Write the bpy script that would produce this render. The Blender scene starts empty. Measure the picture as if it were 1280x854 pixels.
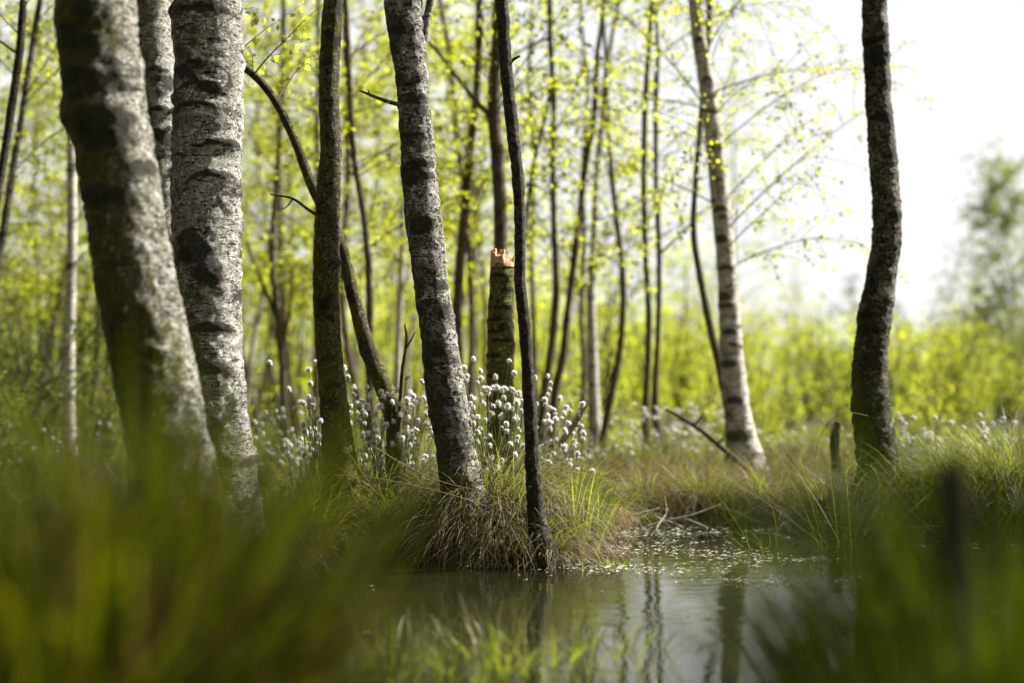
import bpy, math, random
import numpy as np
from mathutils import Vector, Matrix, Euler

# ------------------------------------------------------------------ camera, sky, sun, exposure
C = bpy.context.scene
COL = C.collection
rng = np.random.default_rng(11)
random.seed(11)
R = math.radians

F = 1280 * 50.0 / 36.0            # focal length in photo pixels
CAM_H = 0.50
HOR = 500.0                       # photo row of the horizon
PITCH = math.atan((HOR - 427.0) / F)
cam_d = bpy.data.cameras.new('camera')
cam = bpy.data.objects.new('camera', cam_d); COL.objects.link(cam)
cam.location = (0, 0, CAM_H)
cam.rotation_euler = (R(90) + PITCH, 0, 0)
cam_d.lens = 50; cam_d.sensor_width = 36
cam_d.clip_start = 0.02; cam_d.clip_end = 2000
cam_d.dof.use_dof = True
cam_d.dof.focus_distance = 4.45
cam_d.dof.aperture_fstop = 1.5
cam_d.dof.aperture_blades = 9
C.camera = cam

SUN_EL, SUN_AZ = R(42), R(68)     # azimuth measured clockwise from +Y (straight ahead)
world = bpy.data.worlds.new('World'); C.world = world
world.use_nodes = True
wn, wl = world.node_tree.nodes, world.node_tree.links
for n_ in list(wn): wn.remove(n_)
w_out = wn.new('ShaderNodeOutputWorld'); w_bg = wn.new('ShaderNodeBackground')
sky = wn.new('ShaderNodeTexSky'); sky.sky_type = 'NISHITA'; sky.sun_disc = False
sky.sun_elevation = SUN_EL; sky.sun_rotation = SUN_AZ
sky.air_density = 1.0; sky.dust_density = 2.5; sky.ozone_density = 1.0
w_tc = wn.new('ShaderNodeTexCoord'); w_mp = wn.new('ShaderNodeMapping')
w_mp.inputs['Scale'].default_value = (1.6, 1.6, 4.0)
w_nz = wn.new('ShaderNodeTexNoise'); w_nz.inputs['Scale'].default_value = 2.2
w_nz.inputs['Detail'].default_value = 5
w_rp = wn.new('ShaderNodeMapRange')
w_rp.inputs['From Min'].default_value = 0.36; w_rp.inputs['From Max'].default_value = 0.60
w_rp.inputs['To Min'].default_value = 0.88; w_rp.inputs['To Max'].default_value = 0.98
w_mx = wn.new('ShaderNodeMix'); w_mx.data_type = 'RGBA'
wl.new(w_tc.outputs['Generated'], w_mp.inputs['Vector'])
wl.new(w_mp.outputs['Vector'], w_nz.inputs['Vector'])
wl.new(w_nz.outputs['Fac'], w_rp.inputs['Value'])
wl.new(w_rp.outputs['Result'], w_mx.inputs['Factor'])
wl.new(sky.outputs['Color'], w_mx.inputs[6])
w_mx.inputs[7].default_value = (6.2, 6.25, 6.25, 1)          # thin bright cloud
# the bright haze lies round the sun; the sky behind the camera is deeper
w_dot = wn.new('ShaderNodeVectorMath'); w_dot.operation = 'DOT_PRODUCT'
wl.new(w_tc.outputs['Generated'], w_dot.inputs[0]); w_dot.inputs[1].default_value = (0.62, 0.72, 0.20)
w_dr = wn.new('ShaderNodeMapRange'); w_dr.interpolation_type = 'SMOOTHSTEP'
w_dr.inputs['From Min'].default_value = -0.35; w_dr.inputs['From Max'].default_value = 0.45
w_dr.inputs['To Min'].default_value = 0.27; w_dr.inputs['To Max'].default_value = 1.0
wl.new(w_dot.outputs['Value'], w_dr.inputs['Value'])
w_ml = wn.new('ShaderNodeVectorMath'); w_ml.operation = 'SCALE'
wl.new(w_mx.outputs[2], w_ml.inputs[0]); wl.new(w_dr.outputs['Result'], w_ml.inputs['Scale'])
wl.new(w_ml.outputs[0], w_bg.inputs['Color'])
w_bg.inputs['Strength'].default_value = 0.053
wl.new(w_bg.outputs['Background'], w_out.inputs['Surface'])

sd = bpy.data.lights.new('sun', 'SUN'); sd.energy = 5.0; sd.angle = R(0.53); sd.color = (1.0, 0.965, 0.90)
so = bpy.data.objects.new('sun', sd); COL.objects.link(so)
sun_dir = Vector((math.sin(SUN_AZ) * math.cos(SUN_EL), math.cos(SUN_AZ) * math.cos(SUN_EL), math.sin(SUN_EL)))
so.rotation_euler = sun_dir.to_track_quat('Z', 'Y').to_euler()
so.location = (6, 4, 9)

C.view_settings.view_transform = 'Standard'
try: C.view_settings.look = 'None'
except Exception: pass
C.view_settings.exposure = 1.65
C.view_settings.gamma = 1.0
C.render.engine = 'CYCLES'
cy = C.cycles
cy.max_bounces = 7; cy.diffuse_bounces = 4; cy.glossy_bounces = 3; cy.transmission_bounces = 5
cy.transparent_max_bounces = 4; cy.caustics_reflective = False; cy.caustics_refractive = False
cy.use_denoising = True
cy.sample_clamp_indirect = 6.0
C.render.film_transparent = False

# ------------------------------------------------------------------ helpers
CP, SP = math.cos(PITCH), math.sin(PITCH)
def at(px, py, d):
    """point of the place seen at photo pixel (px,py), d metres ahead of the camera"""
    a = (px - 640.0) / F; b = (427.0 - py) / F
    x, y, z = a, CP - b * SP, SP + b * CP
    k = d / y
    return np.array([x * k, d, CAM_H + z * k])
def ground_xy(px, d):
    return (px - 640.0) / F * d, d

def _hash(i, j, k):
    n = (i * 374761393 + j * 668265263 + k * 2147483647 + 1442695041) & 0xFFFFFFFF
    n = ((n ^ (n >> 13)) * 1274126177) & 0xFFFFFFFF
    n = ((n ^ (n >> 16)) * 2246822519) & 0xFFFFFFFF
    return ((n ^ (n >> 15)) & 0xFFFFFF) / float(0xFFFFFF)
def vnoise(p):
    """value noise in -1..1, p (...,3)"""
    p = np.asarray(p, float)
    f = np.floor(p); i = f.astype(np.int64); t = p - f
    t = t * t * (3 - 2 * t)
    out = 0
    for dx in (0, 1):
        wx = t[..., 0] if dx else 1 - t[..., 0]
        for dy in (0, 1):
            wy = t[..., 1] if dy else 1 - t[..., 1]
            for dz in (0, 1):
                wz = t[..., 2] if dz else 1 - t[..., 2]
                out = out + wx * wy * wz * _hash(i[..., 0] + dx, i[..., 1] + dy, i[..., 2] + dz)
    return out * 2 - 1

def build(name, V, faces, mat, parent=None, smooth=True, attrs=None, loc=None):
    """V (n,3); faces: list of int arrays (m,k). ONE mesh object."""
    V = np.asarray(V, np.float32).reshape(-1, 3)
    if loc is not None: V = V - np.asarray(loc, np.float32)
    me = bpy.data.meshes.new(name)
    fl = [np.asarray(f, np.int32) for f in faces if len(f)]
    loops = np.concatenate([f.ravel() for f in fl])
    tot = np.concatenate([np.full(len(f), f.shape[1], np.int32) for f in fl])
    start = np.concatenate([[0], np.cumsum(tot)[:-1]]).astype(np.int32)
    me.vertices.add(len(V)); me.vertices.foreach_set('co', V.ravel())
    me.loops.add(len(loops)); me.loops.foreach_set('vertex_index', loops)
    me.polygons.add(len(tot)); me.polygons.foreach_set('loop_start', start)
    if smooth: me.polygons.foreach_set('use_smooth', np.ones(len(tot), bool))
    me.update(calc_edges=True)
    if attrs:
        for an, av in attrs.items():
            a_ = me.attributes.new(an, 'FLOAT', 'POINT')
            a_.data.foreach_set('value', np.asarray(av, np.float32))
    me.materials.append(mat)
    o = bpy.data.objects.new(name, me); COL.objects.link(o)
    if parent is not None: o.parent = parent
    elif loc is not None: o.location = loc
    return o
def tag(o, label=None, cat=None, group=None, kind=None):
    if label: o['label'] = label
    if cat: o['category'] = cat
    if group: o['group'] = group
    if kind: o['kind'] = kind
    return o
def empty(name, loc):
    o = bpy.data.objects.new(name, None); COL.objects.link(o)
    o.location = loc; o.empty_display_size = 0.1
    return o
def copy_tree(o, parent=None):
    c = o.copy(); COL.objects.link(c); c.parent = parent
    for ch in list(o.children): copy_tree(ch, c)
    return c

class Acc:
    def __init__(s): s.V = []; s.F = []; s.n = 0
    def add(s, V, faces):
        V = np.asarray(V).reshape(-1, 3); s.V.append(V)
        for f in faces:
            if len(f): s.F.append(np.asarray(f) + s.n)
        s.n += len(V)
    def obj(s, name, mat, parent=None, **k):
        return build(name, np.concatenate(s.V), s.F, mat, parent, **k)

def unit(v): return v / np.maximum(np.linalg.norm(v, axis=-1, keepdims=True), 1e-9)
def catmull(P, n):
    """smooth resample of control rows (m,k) to n rows, by chord length of the first three columns"""
    P = np.asarray(P, float)
    s = np.concatenate([[0], np.cumsum(np.linalg.norm(np.diff(P[:, :3], axis=0), axis=1))])
    T = np.zeros_like(P)
    T[1:-1] = (P[2:] - P[:-2]) / (s[2:] - s[:-2])[:, None]
    T[0] = (P[1] - P[0]) / (s[1] - s[0]); T[-1] = (P[-1] - P[-2]) / (s[-1] - s[-2])
    u = np.linspace(0, s[-1], n)
    i = np.clip(np.searchsorted(s, u, side='right') - 1, 0, len(s) - 2)
    h = (s[i + 1] - s[i]); t = ((u - s[i]) / h)[:, None]; h = h[:, None]
    return ((2*t**3 - 3*t**2 + 1) * P[i] + (t**3 - 2*t**2 + t) * h * T[i]
            + (-2*t**3 + 3*t**2) * P[i + 1] + (t**3 - t**2) * h * T[i + 1])

def batch_tubes(P, rad, ns=4):
    """P (B,n,3), rad (B,n) -> V, faces : open thin tubes"""
    B, n, _ = P.shape
    T = np.zeros_like(P); T[:, 1:-1] = P[:, 2:] - P[:, :-2]; T[:, 0] = P[:, 1] - P[:, 0]; T[:, -1] = P[:, -1] - P[:, -2]
    T = unit(T)
    ref = np.where(np.abs(T[..., 2:3]) < 0.9, np.array([0, 0, 1.0]), np.array([1.0, 0.3, 0]))
    A = unit(np.cross(T, ref)); Bn = np.cross(T, A)
    th = np.arange(ns) * 2 * math.pi / ns
    V = P[:, :, None, :] + rad[:, :, None, None] * (A[:, :, None, :] * np.cos(th)[None, None, :, None] + Bn[:, :, None, :] * np.sin(th)[None, None, :, None])
    b = (np.arange(B) * n * ns)[:, None, None]; r = (np.arange(n - 1) * ns)[None, :, None]; k = np.arange(ns)[None, None, :]; k2 = (k + 1) % ns
    Fq = np.stack([b + r + k, b + r + k2, b + r + ns + k2, b + r + ns + k], -1).reshape(-1, 4)
    return V.reshape(-1, 3), [Fq]

def leaf_faces(P, size, down=0.5, rg=rng, wide=0.40):
    """one folded kite leaf per point"""
    N = len(P)
    d = rg.normal(size=(N, 3)); d[:, 2] -= down; d = unit(d)
    s = unit(np.cross(d, rg.normal(size=(N, 3)))); nn = np.cross(d, s)
    L = size * rg.uniform(0.5, 1.35, N)[:, None]
    V = np.stack([P, P + d * L * 0.42 + s * L * wide + nn * L * 0.12, P + d * L, P + d * L * 0.42 - s * L * wide + nn * L * 0.12], 1)
    return V.reshape(-1, 3), [np.arange(N * 4).reshape(N, 4)]

def blades(base, az, L, a0, curv, width, K=5, twist=0.5, rg=rng, a_max=2.5):
    """grass blades: base (N,3), az azimuth, L length, a0 first lean from vertical, curv added lean at the tip"""
    N = len(base)
    t = (np.arange(K) + 0.5) / K
    ang = np.minimum(a0[:, None] + curv[:, None] * t[None, :] ** 1.4, a_max)
    st = L[:, None] / K
    wob = rg.normal(size=(N, 1)) * 0.25 * t[None, :]
    h = np.cumsum(np.sin(ang) * st, 1); z = np.cumsum(np.cos(ang) * st, 1)
    ca, sa = np.cos(az[:, None] + wob), np.sin(az[:, None] + wob)
    pts = np.stack([h * ca, h * sa, z], -1)
    pts = np.concatenate([np.zeros((N, 1, 3)), pts], 1) + base[:, None, :]
    pa = az + math.pi / 2 + rg.normal(size=N) * twist
    side = np.stack([np.cos(pa), np.sin(pa), rg.normal(size=N) * 0.15], -1)
    tt = np.linspace(0, 1, K + 1)
    w = width[:, None] * 0.5 * np.clip(1.02 - tt ** 2.2, 0.03, 1)[None, :]
    V = np.stack([pts - side[:, None, :] * w[..., None], pts + side[:, None, :] * w[..., None]], 2)
    b = (np.arange(N) * (K + 1) * 2)[:, None]; k = (np.arange(K) * 2)[None, :]
    Fq = np.stack([b + k, b + k + 1, b + k + 3, b + k + 2], -1).reshape(-1, 4)
    return V.reshape(-1, 3), [Fq]

# ------------------------------------------------------------------ materials
def new_mat(name):
    m = bpy.data.materials.new(name); m.use_nodes = True
    nt = m.node_tree
    for n in list(nt.nodes): nt.nodes.remove(n)
    return m, nt
class NT:
    def __init__(s, nt): s.nt = nt
    def n(s, typ, ins=None, **props):
        nd = s.nt.nodes.new(typ)
        for k, v in props.items(): setattr(nd, k, v)
        for k, v in (ins or {}).items():
            if isinstance(v, tuple) and len(v) == 2 and hasattr(v[0], 'outputs'): s.nt.links.new(v[0].outputs[v[1]], nd.inputs[k])
            elif hasattr(v, 'outputs'): s.nt.links.new(v.outputs[0], nd.inputs[k])
            else: nd.inputs[k].default_value = v
        return nd
    def mix(s, fac, a, b):
        nd = s.nt.nodes.new('ShaderNodeMix'); nd.data_type = 'RGBA'
        for idx, v in ((0, fac), (6, a), (7, b)):
            if hasattr(v, 'outputs'): s.nt.links.new(v.outputs[2] if v.bl_idname == 'ShaderNodeMix' else v.outputs[0], nd.inputs[idx])
            elif idx: nd.inputs[idx].default_value = (*v, 1)
            else: nd.inputs[idx].default_value = v
        return nd
    def math(s, op, a, b=0.0, clamp=False):
        nd = s.nt.nodes.new('ShaderNodeMath'); nd.operation = op; nd.use_clamp = clamp
        for i, v in enumerate((a, b)):
            if hasattr(v, 'outputs'): s.nt.links.new(v.outputs[0], nd.inputs[i])
            else: nd.inputs[i].default_value = v
        return nd
    def rng(s, v, a, b, c=0.0, d=1.0):
        nd = s.nt.nodes.new('ShaderNodeMapRange')
        s.nt.links.new(v.outputs[0], nd.inputs['Value'])
        for k, x in (('From Min', a), ('From Max', b), ('To Min', c), ('To Max', d)): nd.inputs[k].default_value = x
        return nd
    def noise(s, vec, scale, detail=4, rough=0.55, dist=0.0):
        return s.n('ShaderNodeTexNoise', {'Vector': vec, 'Scale': scale, 'Detail': detail, 'Roughness': rough, 'Distortion': dist})

def leaf_mat(name, c1, c2, t1, t2, trans=0.55, rough=0.5, c3=None, p3=0.0, spec=0.3):
    """thin plant tissue: c = reflected colours, t = transmitted colours, varying from blade to blade"""
    m, nt = new_mat(name); g = NT(nt)
    geo = g.n('ShaderNodeNewGeometry')
    rnd = g.math('MULTIPLY', (g.n('ShaderNodeSeparateXYZ', {0: (geo, 'Position')})), 1.0)
    rp = nt.nodes.new('ShaderNodeMath'); rp.operation = 'ADD'
    nt.links.new(geo.outputs['Random Per Island'], rp.inputs[0]); rp.inputs[1].default_value = 0.0
    col = g.mix(rp, c1, c2); tcol = g.mix(rp, t1, t2)
    if c3:
        r2 = g.math('FRACT', g.math('MULTIPLY', rp, 37.7))
        sel = g.math('LESS_THAN', r2, p3)
        col = g.mix(sel, col, c3); tcol = g.mix(sel, tcol, tuple(x * 1.3 for x in c3))
    nt.nodes.remove(rnd)
    b = g.n('ShaderNodeBsdfPrincipled', {'Roughness': rough, 'Specular IOR Level': spec})
    nt.links.new(col.outputs[2], b.inputs['Base Color'])
    t = g.n('ShaderNodeBsdfTranslucent'); nt.links.new(tcol.outputs[2], t.inputs['Color'])
    mx = g.n('ShaderNodeMixShader', {0: trans}); nt.links.new(b.outputs[0], mx.inputs[1]); nt.links.new(t.outputs[0], mx.inputs[2])
    o = g.n('ShaderNodeOutputMaterial'); nt.links.new(mx.outputs[0], o.inputs['Surface'])
    return m

def bark_mat(name, pale, mid, dark, moss, dark_lo=0.52, dark_hi=0.62, moss_lo=0.5, moss_hi=0.7, moss_side=0.0, crack=0.5, lent=0.62, bump=0.5, zs=3.2, speck=0.0, film=None):
    """birch bark: pale peeling skin, short dark lenticel dashes lying across the stem, dark corky patches, green algae and moss"""
    m, nt = new_mat(name); g = NT(nt)
    tc = g.n('ShaderNodeTexCoord'); vec = (tc, 'Object')
    mp1 = g.n('ShaderNodeMapping', {'Vector': vec, 'Scale': (1, 1, zs)})
    mp2 = g.n('ShaderNodeMapping', {'Vector': vec, 'Scale': (1, 1, 6.0)})
    mp3 = g.n('ShaderNodeMapping', {'Vector': vec, 'Scale': (1, 1, 0.55)})
    big = g.noise(mp1, 7, 6, 0.62, 0.6)
    fine = g.noise(vec, 95, 5, 0.65)
    mid_n = g.noise(mp1, 26, 5, 0.6, 0.3)
    lenn = g.noise(mp2, 28, 3, 0.5, 0.2)
    vor = g.n('ShaderNodeTexVoronoi', {'Vector': g.n('ShaderNodeMix', {0: 0.06, 4: (mp3, 0), 5: (fine, 'Color')}, data_type='VECTOR'), 'Scale': 68.0}, feature='DISTANCE_TO_EDGE')
    # mix node outputs: vector on index 1
    for l in list(nt.links):
        if l.to_node == vor and l.to_socket.name == 'Vector':
            src = l.from_node; nt.links.remove(l); nt.links.new(src.outputs[1], vor.inputs['Vector'])
    att = g.n('ShaderNodeAttribute', attribute_name='scar')
    sca = nt.nodes.new('ShaderNodeMath'); sca.operation = 'ADD'; nt.links.new(att.outputs['Fac'], sca.inputs[0]); sca.inputs[1].default_value = 0
    base = g.mix(g.rng(mid_n, 0.38, 0.62), mid, pale)
    base = g.mix(g.rng(fine, 0.35, 0.75, 0.0, 0.55), base, mid)
    spn = g.noise(mp1, 70, 4, 0.6, 0.2)
    if speck: base = g.mix(g.rng(spn, 0.60 - speck * 0.25, 0.66 - speck * 0.25), base, dark)
    ckm = g.math('MULTIPLY', g.rng(vor, 0.02, 0.13, 1.0, 0.0), g.rng(big, 0.32, 0.50, 0.1, 1.0))
    base = g.mix(g.math('MULTIPLY', ckm, crack), base, dark)
    base = g.mix(g.rng(lenn, lent, lent + 0.05), base, dark)
    # moss, more of it on the damp side and near the foot
    geo = g.n('ShaderNodeNewGeometry'); sx = g.n('ShaderNodeSeparateXYZ', {0: (geo, 'True Normal')})
    side = g.math('MULTIPLY', sx, -moss_side)
    oz = g.n('ShaderNodeSeparateXYZ', {0: (tc, 'Object')})
    zz = nt.nodes.new('ShaderNodeMath'); zz.operation = 'MULTIPLY'; nt.links.new(oz.outputs['Z'], zz.inputs[0]); zz.inputs[1].default_value = 1.0
    foot = g.rng(zz, 0.15, 0.9, 0.16, 0.0)
    mn = g.noise(vec, 9, 6, 0.65, 0.4)
    mo = g.math('ADD', g.math('ADD', mn, side), foot)
    if film: base = g.mix(g.rng(g.math('ADD', g.math('MULTIPLY', mn, 0.7), side), 0.20, 0.34, 0.0, 0.94), base, g.mix(g.rng(mid_n, 0.35, 0.65), film, tuple(x * 0.5 for x in film)))
    moss2 = g.mix(g.rng(fine, 0.35, 0.7), tuple(x * 0.55 for x in moss), moss)
    base = g.mix(g.rng(mo, moss_lo, moss_hi, 0.0, 0.88), base, moss2)
    scn = g.math('ADD', sca, g.math('MULTIPLY', g.math('SUBTRACT', mid_n, 0.5), 1.3))
    dk = g.math('MAXIMUM', g.rng(big, dark_lo, dark_hi), g.rng(scn, 0.45, 0.7))
    dark2 = g.mix(g.rng(fine, 0.3, 0.7), dark, tuple(x * 2.6 + 0.006 for x in dark))
    base = g.mix(g.math('MULTIPLY', dk, 0.92), base, dark2)
    hgt = g.math('ADD', g.math('MULTIPLY', fine, 0.5), g.math('ADD', g.math('MULTIPLY', mid_n, 0.9), g.math('MULTIPLY', ckm, -0.5)))
    bp = g.n('ShaderNodeBump', {'Strength': bump, 'Distance': 0.012, 'Height': hgt})
    b = g.n('ShaderNodeBsdfPrincipled', {'Roughness': 0.82, 'Specular IOR Level': 0.25})
    nt.links.new(base.outputs[2], b.inputs['Base Color']); nt.links.new(bp.outputs[0], b.inputs['Normal'])
    o = g.n('ShaderNodeOutputMaterial'); nt.links.new(b.outputs[0], o.inputs['Surface'])
    return m

def plain_mat(name, c1, c2, scale=20, rough=0.85, bump=0.4, stretch=(1, 1, 1), spec=0.25, c3=None):
    m, nt = new_mat(name); g = NT(nt)
    tc = g.n('ShaderNodeTexCoord'); mp = g.n('ShaderNodeMapping', {'Vector': (tc, 'Object'), 'Scale': stretch})
    a = g.noise(mp, scale, 6, 0.65, 0.3)
    col = g.mix(g.rng(a, 0.35, 0.65), c1, c2)
    if c3: col = g.mix(g.rng(g.noise(mp, scale * 0.37, 4), 0.52, 0.6), col, c3)
    bp = g.n('ShaderNodeBump', {'Strength': bump, 'Distance': 0.01, 'Height': a})
    b = g.n('ShaderNodeBsdfPrincipled', {'Roughness': rough, 'Specular IOR Level': spec})
    nt.links.new(col.outputs[2], b.inputs['Base Color']); nt.links.new(bp.outputs[0], b.inputs['Normal'])
    o = g.n('ShaderNodeOutputMaterial'); nt.links.new(b.outputs[0], o.inputs['Surface'])
    return m

M = {}
M['leaf'] = leaf_mat('young_birch_leaf', (0.085, 0.105, 0.010), (0.12, 0.12, 0.012), (0.45, 0.54, 0.02), (0.60, 0.60, 0.035), 0.68)
M['leaf_far'] = leaf_mat('thicket_leaf', (0.075, 0.10, 0.010), (0.11, 0.12, 0.012), (0.42, 0.52, 0.025), (0.55, 0.56, 0.04), 0.66)
M['leaf_dull'] = leaf_mat('greyish_leaf', (0.07, 0.09, 0.03), (0.10, 0.11, 0.035), (0.26, 0.33, 0.06), (0.36, 0.38, 0.08), 0.55)
M['leaf_dark'] = leaf_mat('dull_leaf', (0.045, 0.07, 0.010), (0.07, 0.09, 0.015), (0.16, 0.22, 0.02), (0.24, 0.27, 0.03), 0.45)
M['needle'] = leaf_mat('pine_needle', (0.04, 0.06, 0.03), (0.05, 0.07, 0.035), (0.05, 0.08, 0.03), (0.06, 0.09, 0.04), 0.25)
M['grass'] = leaf_mat('bog_grass', (0.055, 0.085, 0.010), (0.095, 0.11, 0.016), (0.20, 0.27, 0.015), (0.33, 0.36, 0.03), 0.5, 0.42, (0.17, 0.14, 0.065), 0.16)
M['near_grass'] = leaf_mat('shade_toned_grass', (0.028, 0.050, 0.003), (0.060, 0.072, 0.004), (0.08, 0.14, 0.002), (0.27, 0.26, 0.003), 0.42, 0.6, (0.06, 0.038, 0.012), 0.16, 0.10)  # darker copy of the bog grass, foreground shade put into its colour
M['deep_grass'] = leaf_mat('deep_green_grass', (0.020, 0.040, 0.003), (0.045, 0.060, 0.004), (0.05, 0.10, 0.002), (0.13, 0.16, 0.003), 0.4, 0.6, None, 0, 0.1)
M['near_dead'] = leaf_mat('brown_dead_grass', (0.085, 0.055, 0.020), (0.035, 0.024, 0.010), (0.10, 0.06, 0.02), (0.04, 0.025, 0.01), 0.3, 0.7, None, 0, 0.1)  # browner and darker than the dead grass of the bank
M['fresh'] = leaf_mat('fresh_sedge', (0.06, 0.10, 0.006), (0.09, 0.12, 0.009), (0.30, 0.42, 0.012), (0.42, 0.48, 0.02), 0.55, 0.4)
M['straw'] = leaf_mat('dead_grass', (0.30, 0.25, 0.145), (0.13, 0.088, 0.042), (0.26, 0.21, 0.11), (0.12, 0.07, 0.03), 0.3, 0.6)
M['rust'] = leaf_mat('rusty_grass', (0.13, 0.078, 0.032), (0.12, 0.105, 0.04), (0.18, 0.11, 0.04), (0.20, 0.18, 0.05), 0.4, 0.6)
M['stalk'] = leaf_mat('cottongrass_stalk', (0.07, 0.09, 0.02), (0.11, 0.11, 0.04), (0.15, 0.18, 0.03), (0.18, 0.18, 0.05), 0.25, 0.5)
M['cotton'] = leaf_mat('cotton_fluff', (0.82, 0.80, 0.75), (0.86, 0.85, 0.81), (0.82, 0.80, 0.75), (0.84, 0.82, 0.78), 0.5, 0.9)
M['calyx'] = leaf_mat('cotton_scales', (0.05, 0.035, 0.022), (0.08, 0.06, 0.04), (0.08, 0.06, 0.03), (0.08, 0.06, 0.03), 0.2, 0.7)
M['bark_left'] = bark_mat('old_birch_bark', (0.64, 0.62, 0.56), (0.28, 0.25, 0.18), (0.018, 0.017, 0.007), (0.115, 0.120, 0.010), 0.56, 0.63, 0.42, 0.56, 0.24, 0.9, 0.58, 1.0, 1.8, 0.18, (0.15, 0.115, 0.045))
M['bark_white'] = bark_mat('white_birch_bark', (0.72, 0.70, 0.64), (0.40, 0.37, 0.30), (0.016, 0.013, 0.009), (0.10, 0.09, 0.018), 0.56, 0.61, 0.50, 0.68, 0.16, 1.0, 0.59, 0.9, 1.6, 0.10)
M['bark_grey'] = bark_mat('grey_birch_bark', (0.66, 0.64, 0.58), (0.31, 0.285, 0.215), (0.018, 0.015, 0.010), (0.060, 0.056, 0.014), 0.55, 0.62, 0.50, 0.70, 0.18, 0.9, 0.62, 1.0, 1.4, 0.27)
M['bark_moss'] = bark_mat('mossy_bark', (0.34, 0.28, 0.17), (0.16, 0.125, 0.065), (0.020, 0.015, 0.008), (0.24, 0.22, 0.025), 0.54, 0.62, 0.42, 0.56, 0.06, 1.0, 0.62, 1.2, 1.3, 0.32)
M['bark_stump'] = bark_mat('moss_grown_bark', (0.26, 0.23, 0.12), (0.13, 0.11, 0.05), (0.018, 0.014, 0.008), (0.36, 0.34, 0.04), 0.58, 0.64, 0.36, 0.52, 0.02, 0.8, 0.60, 1.2, 3.0, 0.25)
M['bark_brown'] = bark_mat('rough_brown_bark', (0.48, 0.43, 0.33), (0.22, 0.18, 0.12), (0.016, 0.012, 0.008), (0.075, 0.068, 0.018), 0.55, 0.63, 0.50, 0.68, 0.12, 1.0, 0.60, 1.2, 1.3, 0.30)
M['bark_dark'] = bark_mat('dark_wet_bark', (0.16, 0.13, 0.09), (0.075, 0.058, 0.036), (0.015, 0.011, 0.007), (0.034, 0.032, 0.011), 0.52, 0.66, 0.55, 0.75, 0.1, 0.9, 0.62, 0.9, 1.2, 0.4)
M['bark_pale'] = bark_mat('pale_birch_bark', (0.80, 0.78, 0.72), (0.34, 0.29, 0.21), (0.020, 0.015, 0.010), (0.11, 0.10, 0.04), 0.57, 0.63, 0.62, 0.8, 0.08, 0.4, 0.60, 0.4)
M['bark_stem'] = bark_mat('young_stem_bark', (0.17, 0.13, 0.085), (0.085, 0.064, 0.038), (0.020, 0.015, 0.010), (0.075, 0.068, 0.015), 0.54, 0.66, 0.5, 0.7, 0.06, 0.4, 0.60, 0.5)
M['twig'] = plain_mat('twig_bark', (0.035, 0.024, 0.015), (0.075, 0.055, 0.032), 40)
M['raw_wood'] = plain_mat('torn_orange_wood', (0.26, 0.15, 0.065), (0.50, 0.34, 0.18), 60, 0.8, 0.6, (1, 1, 0.2))
M['driftwood'] = plain_mat('bleached_wood', (0.42, 0.40, 0.37), (0.22, 0.20, 0.17), 30, 0.75, 0.5, (1, 1, 0.2))
M['rot_wood'] = plain_mat('rotten_wood', (0.055, 0.033, 0.018), (0.24, 0.12, 0.045), 34, 0.9, 0.8, (1, 1, 1), 0.2, (0.02, 0.014, 0.01))
M['stub'] = plain_mat('black_dead_stem', (0.014, 0.012, 0.006), (0.050, 0.046, 0.018), 30, 0.9, 0.6)
M['peat'] = plain_mat('peat_core', (0.020, 0.014, 0.008), (0.050, 0.036, 0.020), 26, 0.95, 0.8)
M['litter'] = plain_mat('litter_and_glints', (0.55, 0.52, 0.45), (0.20, 0.18, 0.09), 14, 0.15, 0.2, (1, 1, 1), 0.5)  # leaf scraps kept pale and glossy, with water glints painted in

# ------------------------------------------------------------------ ground and water
SX = np.array([-60, -6, -3, -1.2, -0.55, -0.25, -0.12, 0.12, 0.24, 0.34, 1.0, 1.25, 1.6, 2.2, 4, 9, 60])
SY = np.array([4.2, 4.2, 4.5, 4.75, 4.8, 4.6, 4.36, 4.36, 4.75, 5.60, 5.65, 5.25, 5.1, 5.0, 5.2, 6.0, 12])
def land(x, y):
    """>0 on land, <0 over the pond, in metres from the shore"""
    ys = np.interp(x, SX, SY)
    xl = np.interp(y, [0.5, 1.3, 2.5, 4.0, 5.0], [-0.05, -0.32, -0.62, -0.72, -0.60])
    a = np.maximum(np.maximum(y - ys, xl - x), 0.62 - y)
    wob = vnoise(np.stack([x * 2.2, y * 2.2, x * 0 + 3.3], -1)) * 0.10 + vnoise(np.stack([x * 7, y * 7, x * 0 + 1.3], -1)) * 0.035
    return a + wob
def ground_z(x, y):
    x = np.asarray(x, float); y = np.asarray(y, float)
    f = land(x, y)
    z = np.clip(f * 0.22, -0.35, 0.07)
    n = vnoise(np.stack([x * 1.3, y * 1.3, x * 0], -1)) * 0.05 + vnoise(np.stack([x * 4, y * 4, x * 0 + 7], -1)) * 0.025
    return z + n * np.clip(f * 3, 0, 1)
def sheet(xs, ys, zf, name, mat):
    X, Y = np.meshgrid(xs, ys); Z = zf(X, Y)
    V = np.stack([X, Y, Z], -1).reshape(-1, 3); nx, ny = len(xs), len(ys)
    i = (np.arange(ny - 1) * nx)[:, None] + np.arange(nx - 1)[None, :]
    Fq = np.stack([i, i + 1, i + nx + 1, i + nx], -1).reshape(-1, 4)
    return build(name, V, [Fq], mat)
u = np.linspace(-1, 1, 321)
xs = np.sinh(u * 6.2) / np.sinh(6.2) * 400
ysn = np.sinh(np.linspace(-1, 1, 321) * 6.0) / np.sinh(6.0) * 400 + 5.0
m, nt = new_mat('bog_ground'); g = NT(nt)
tc = g.n('ShaderNodeTexCoord')
a = g.noise((tc, 'Object'), 3.0, 7, 0.65); b_ = g.noise((tc, 'Object'), 26, 6, 0.7)
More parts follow.
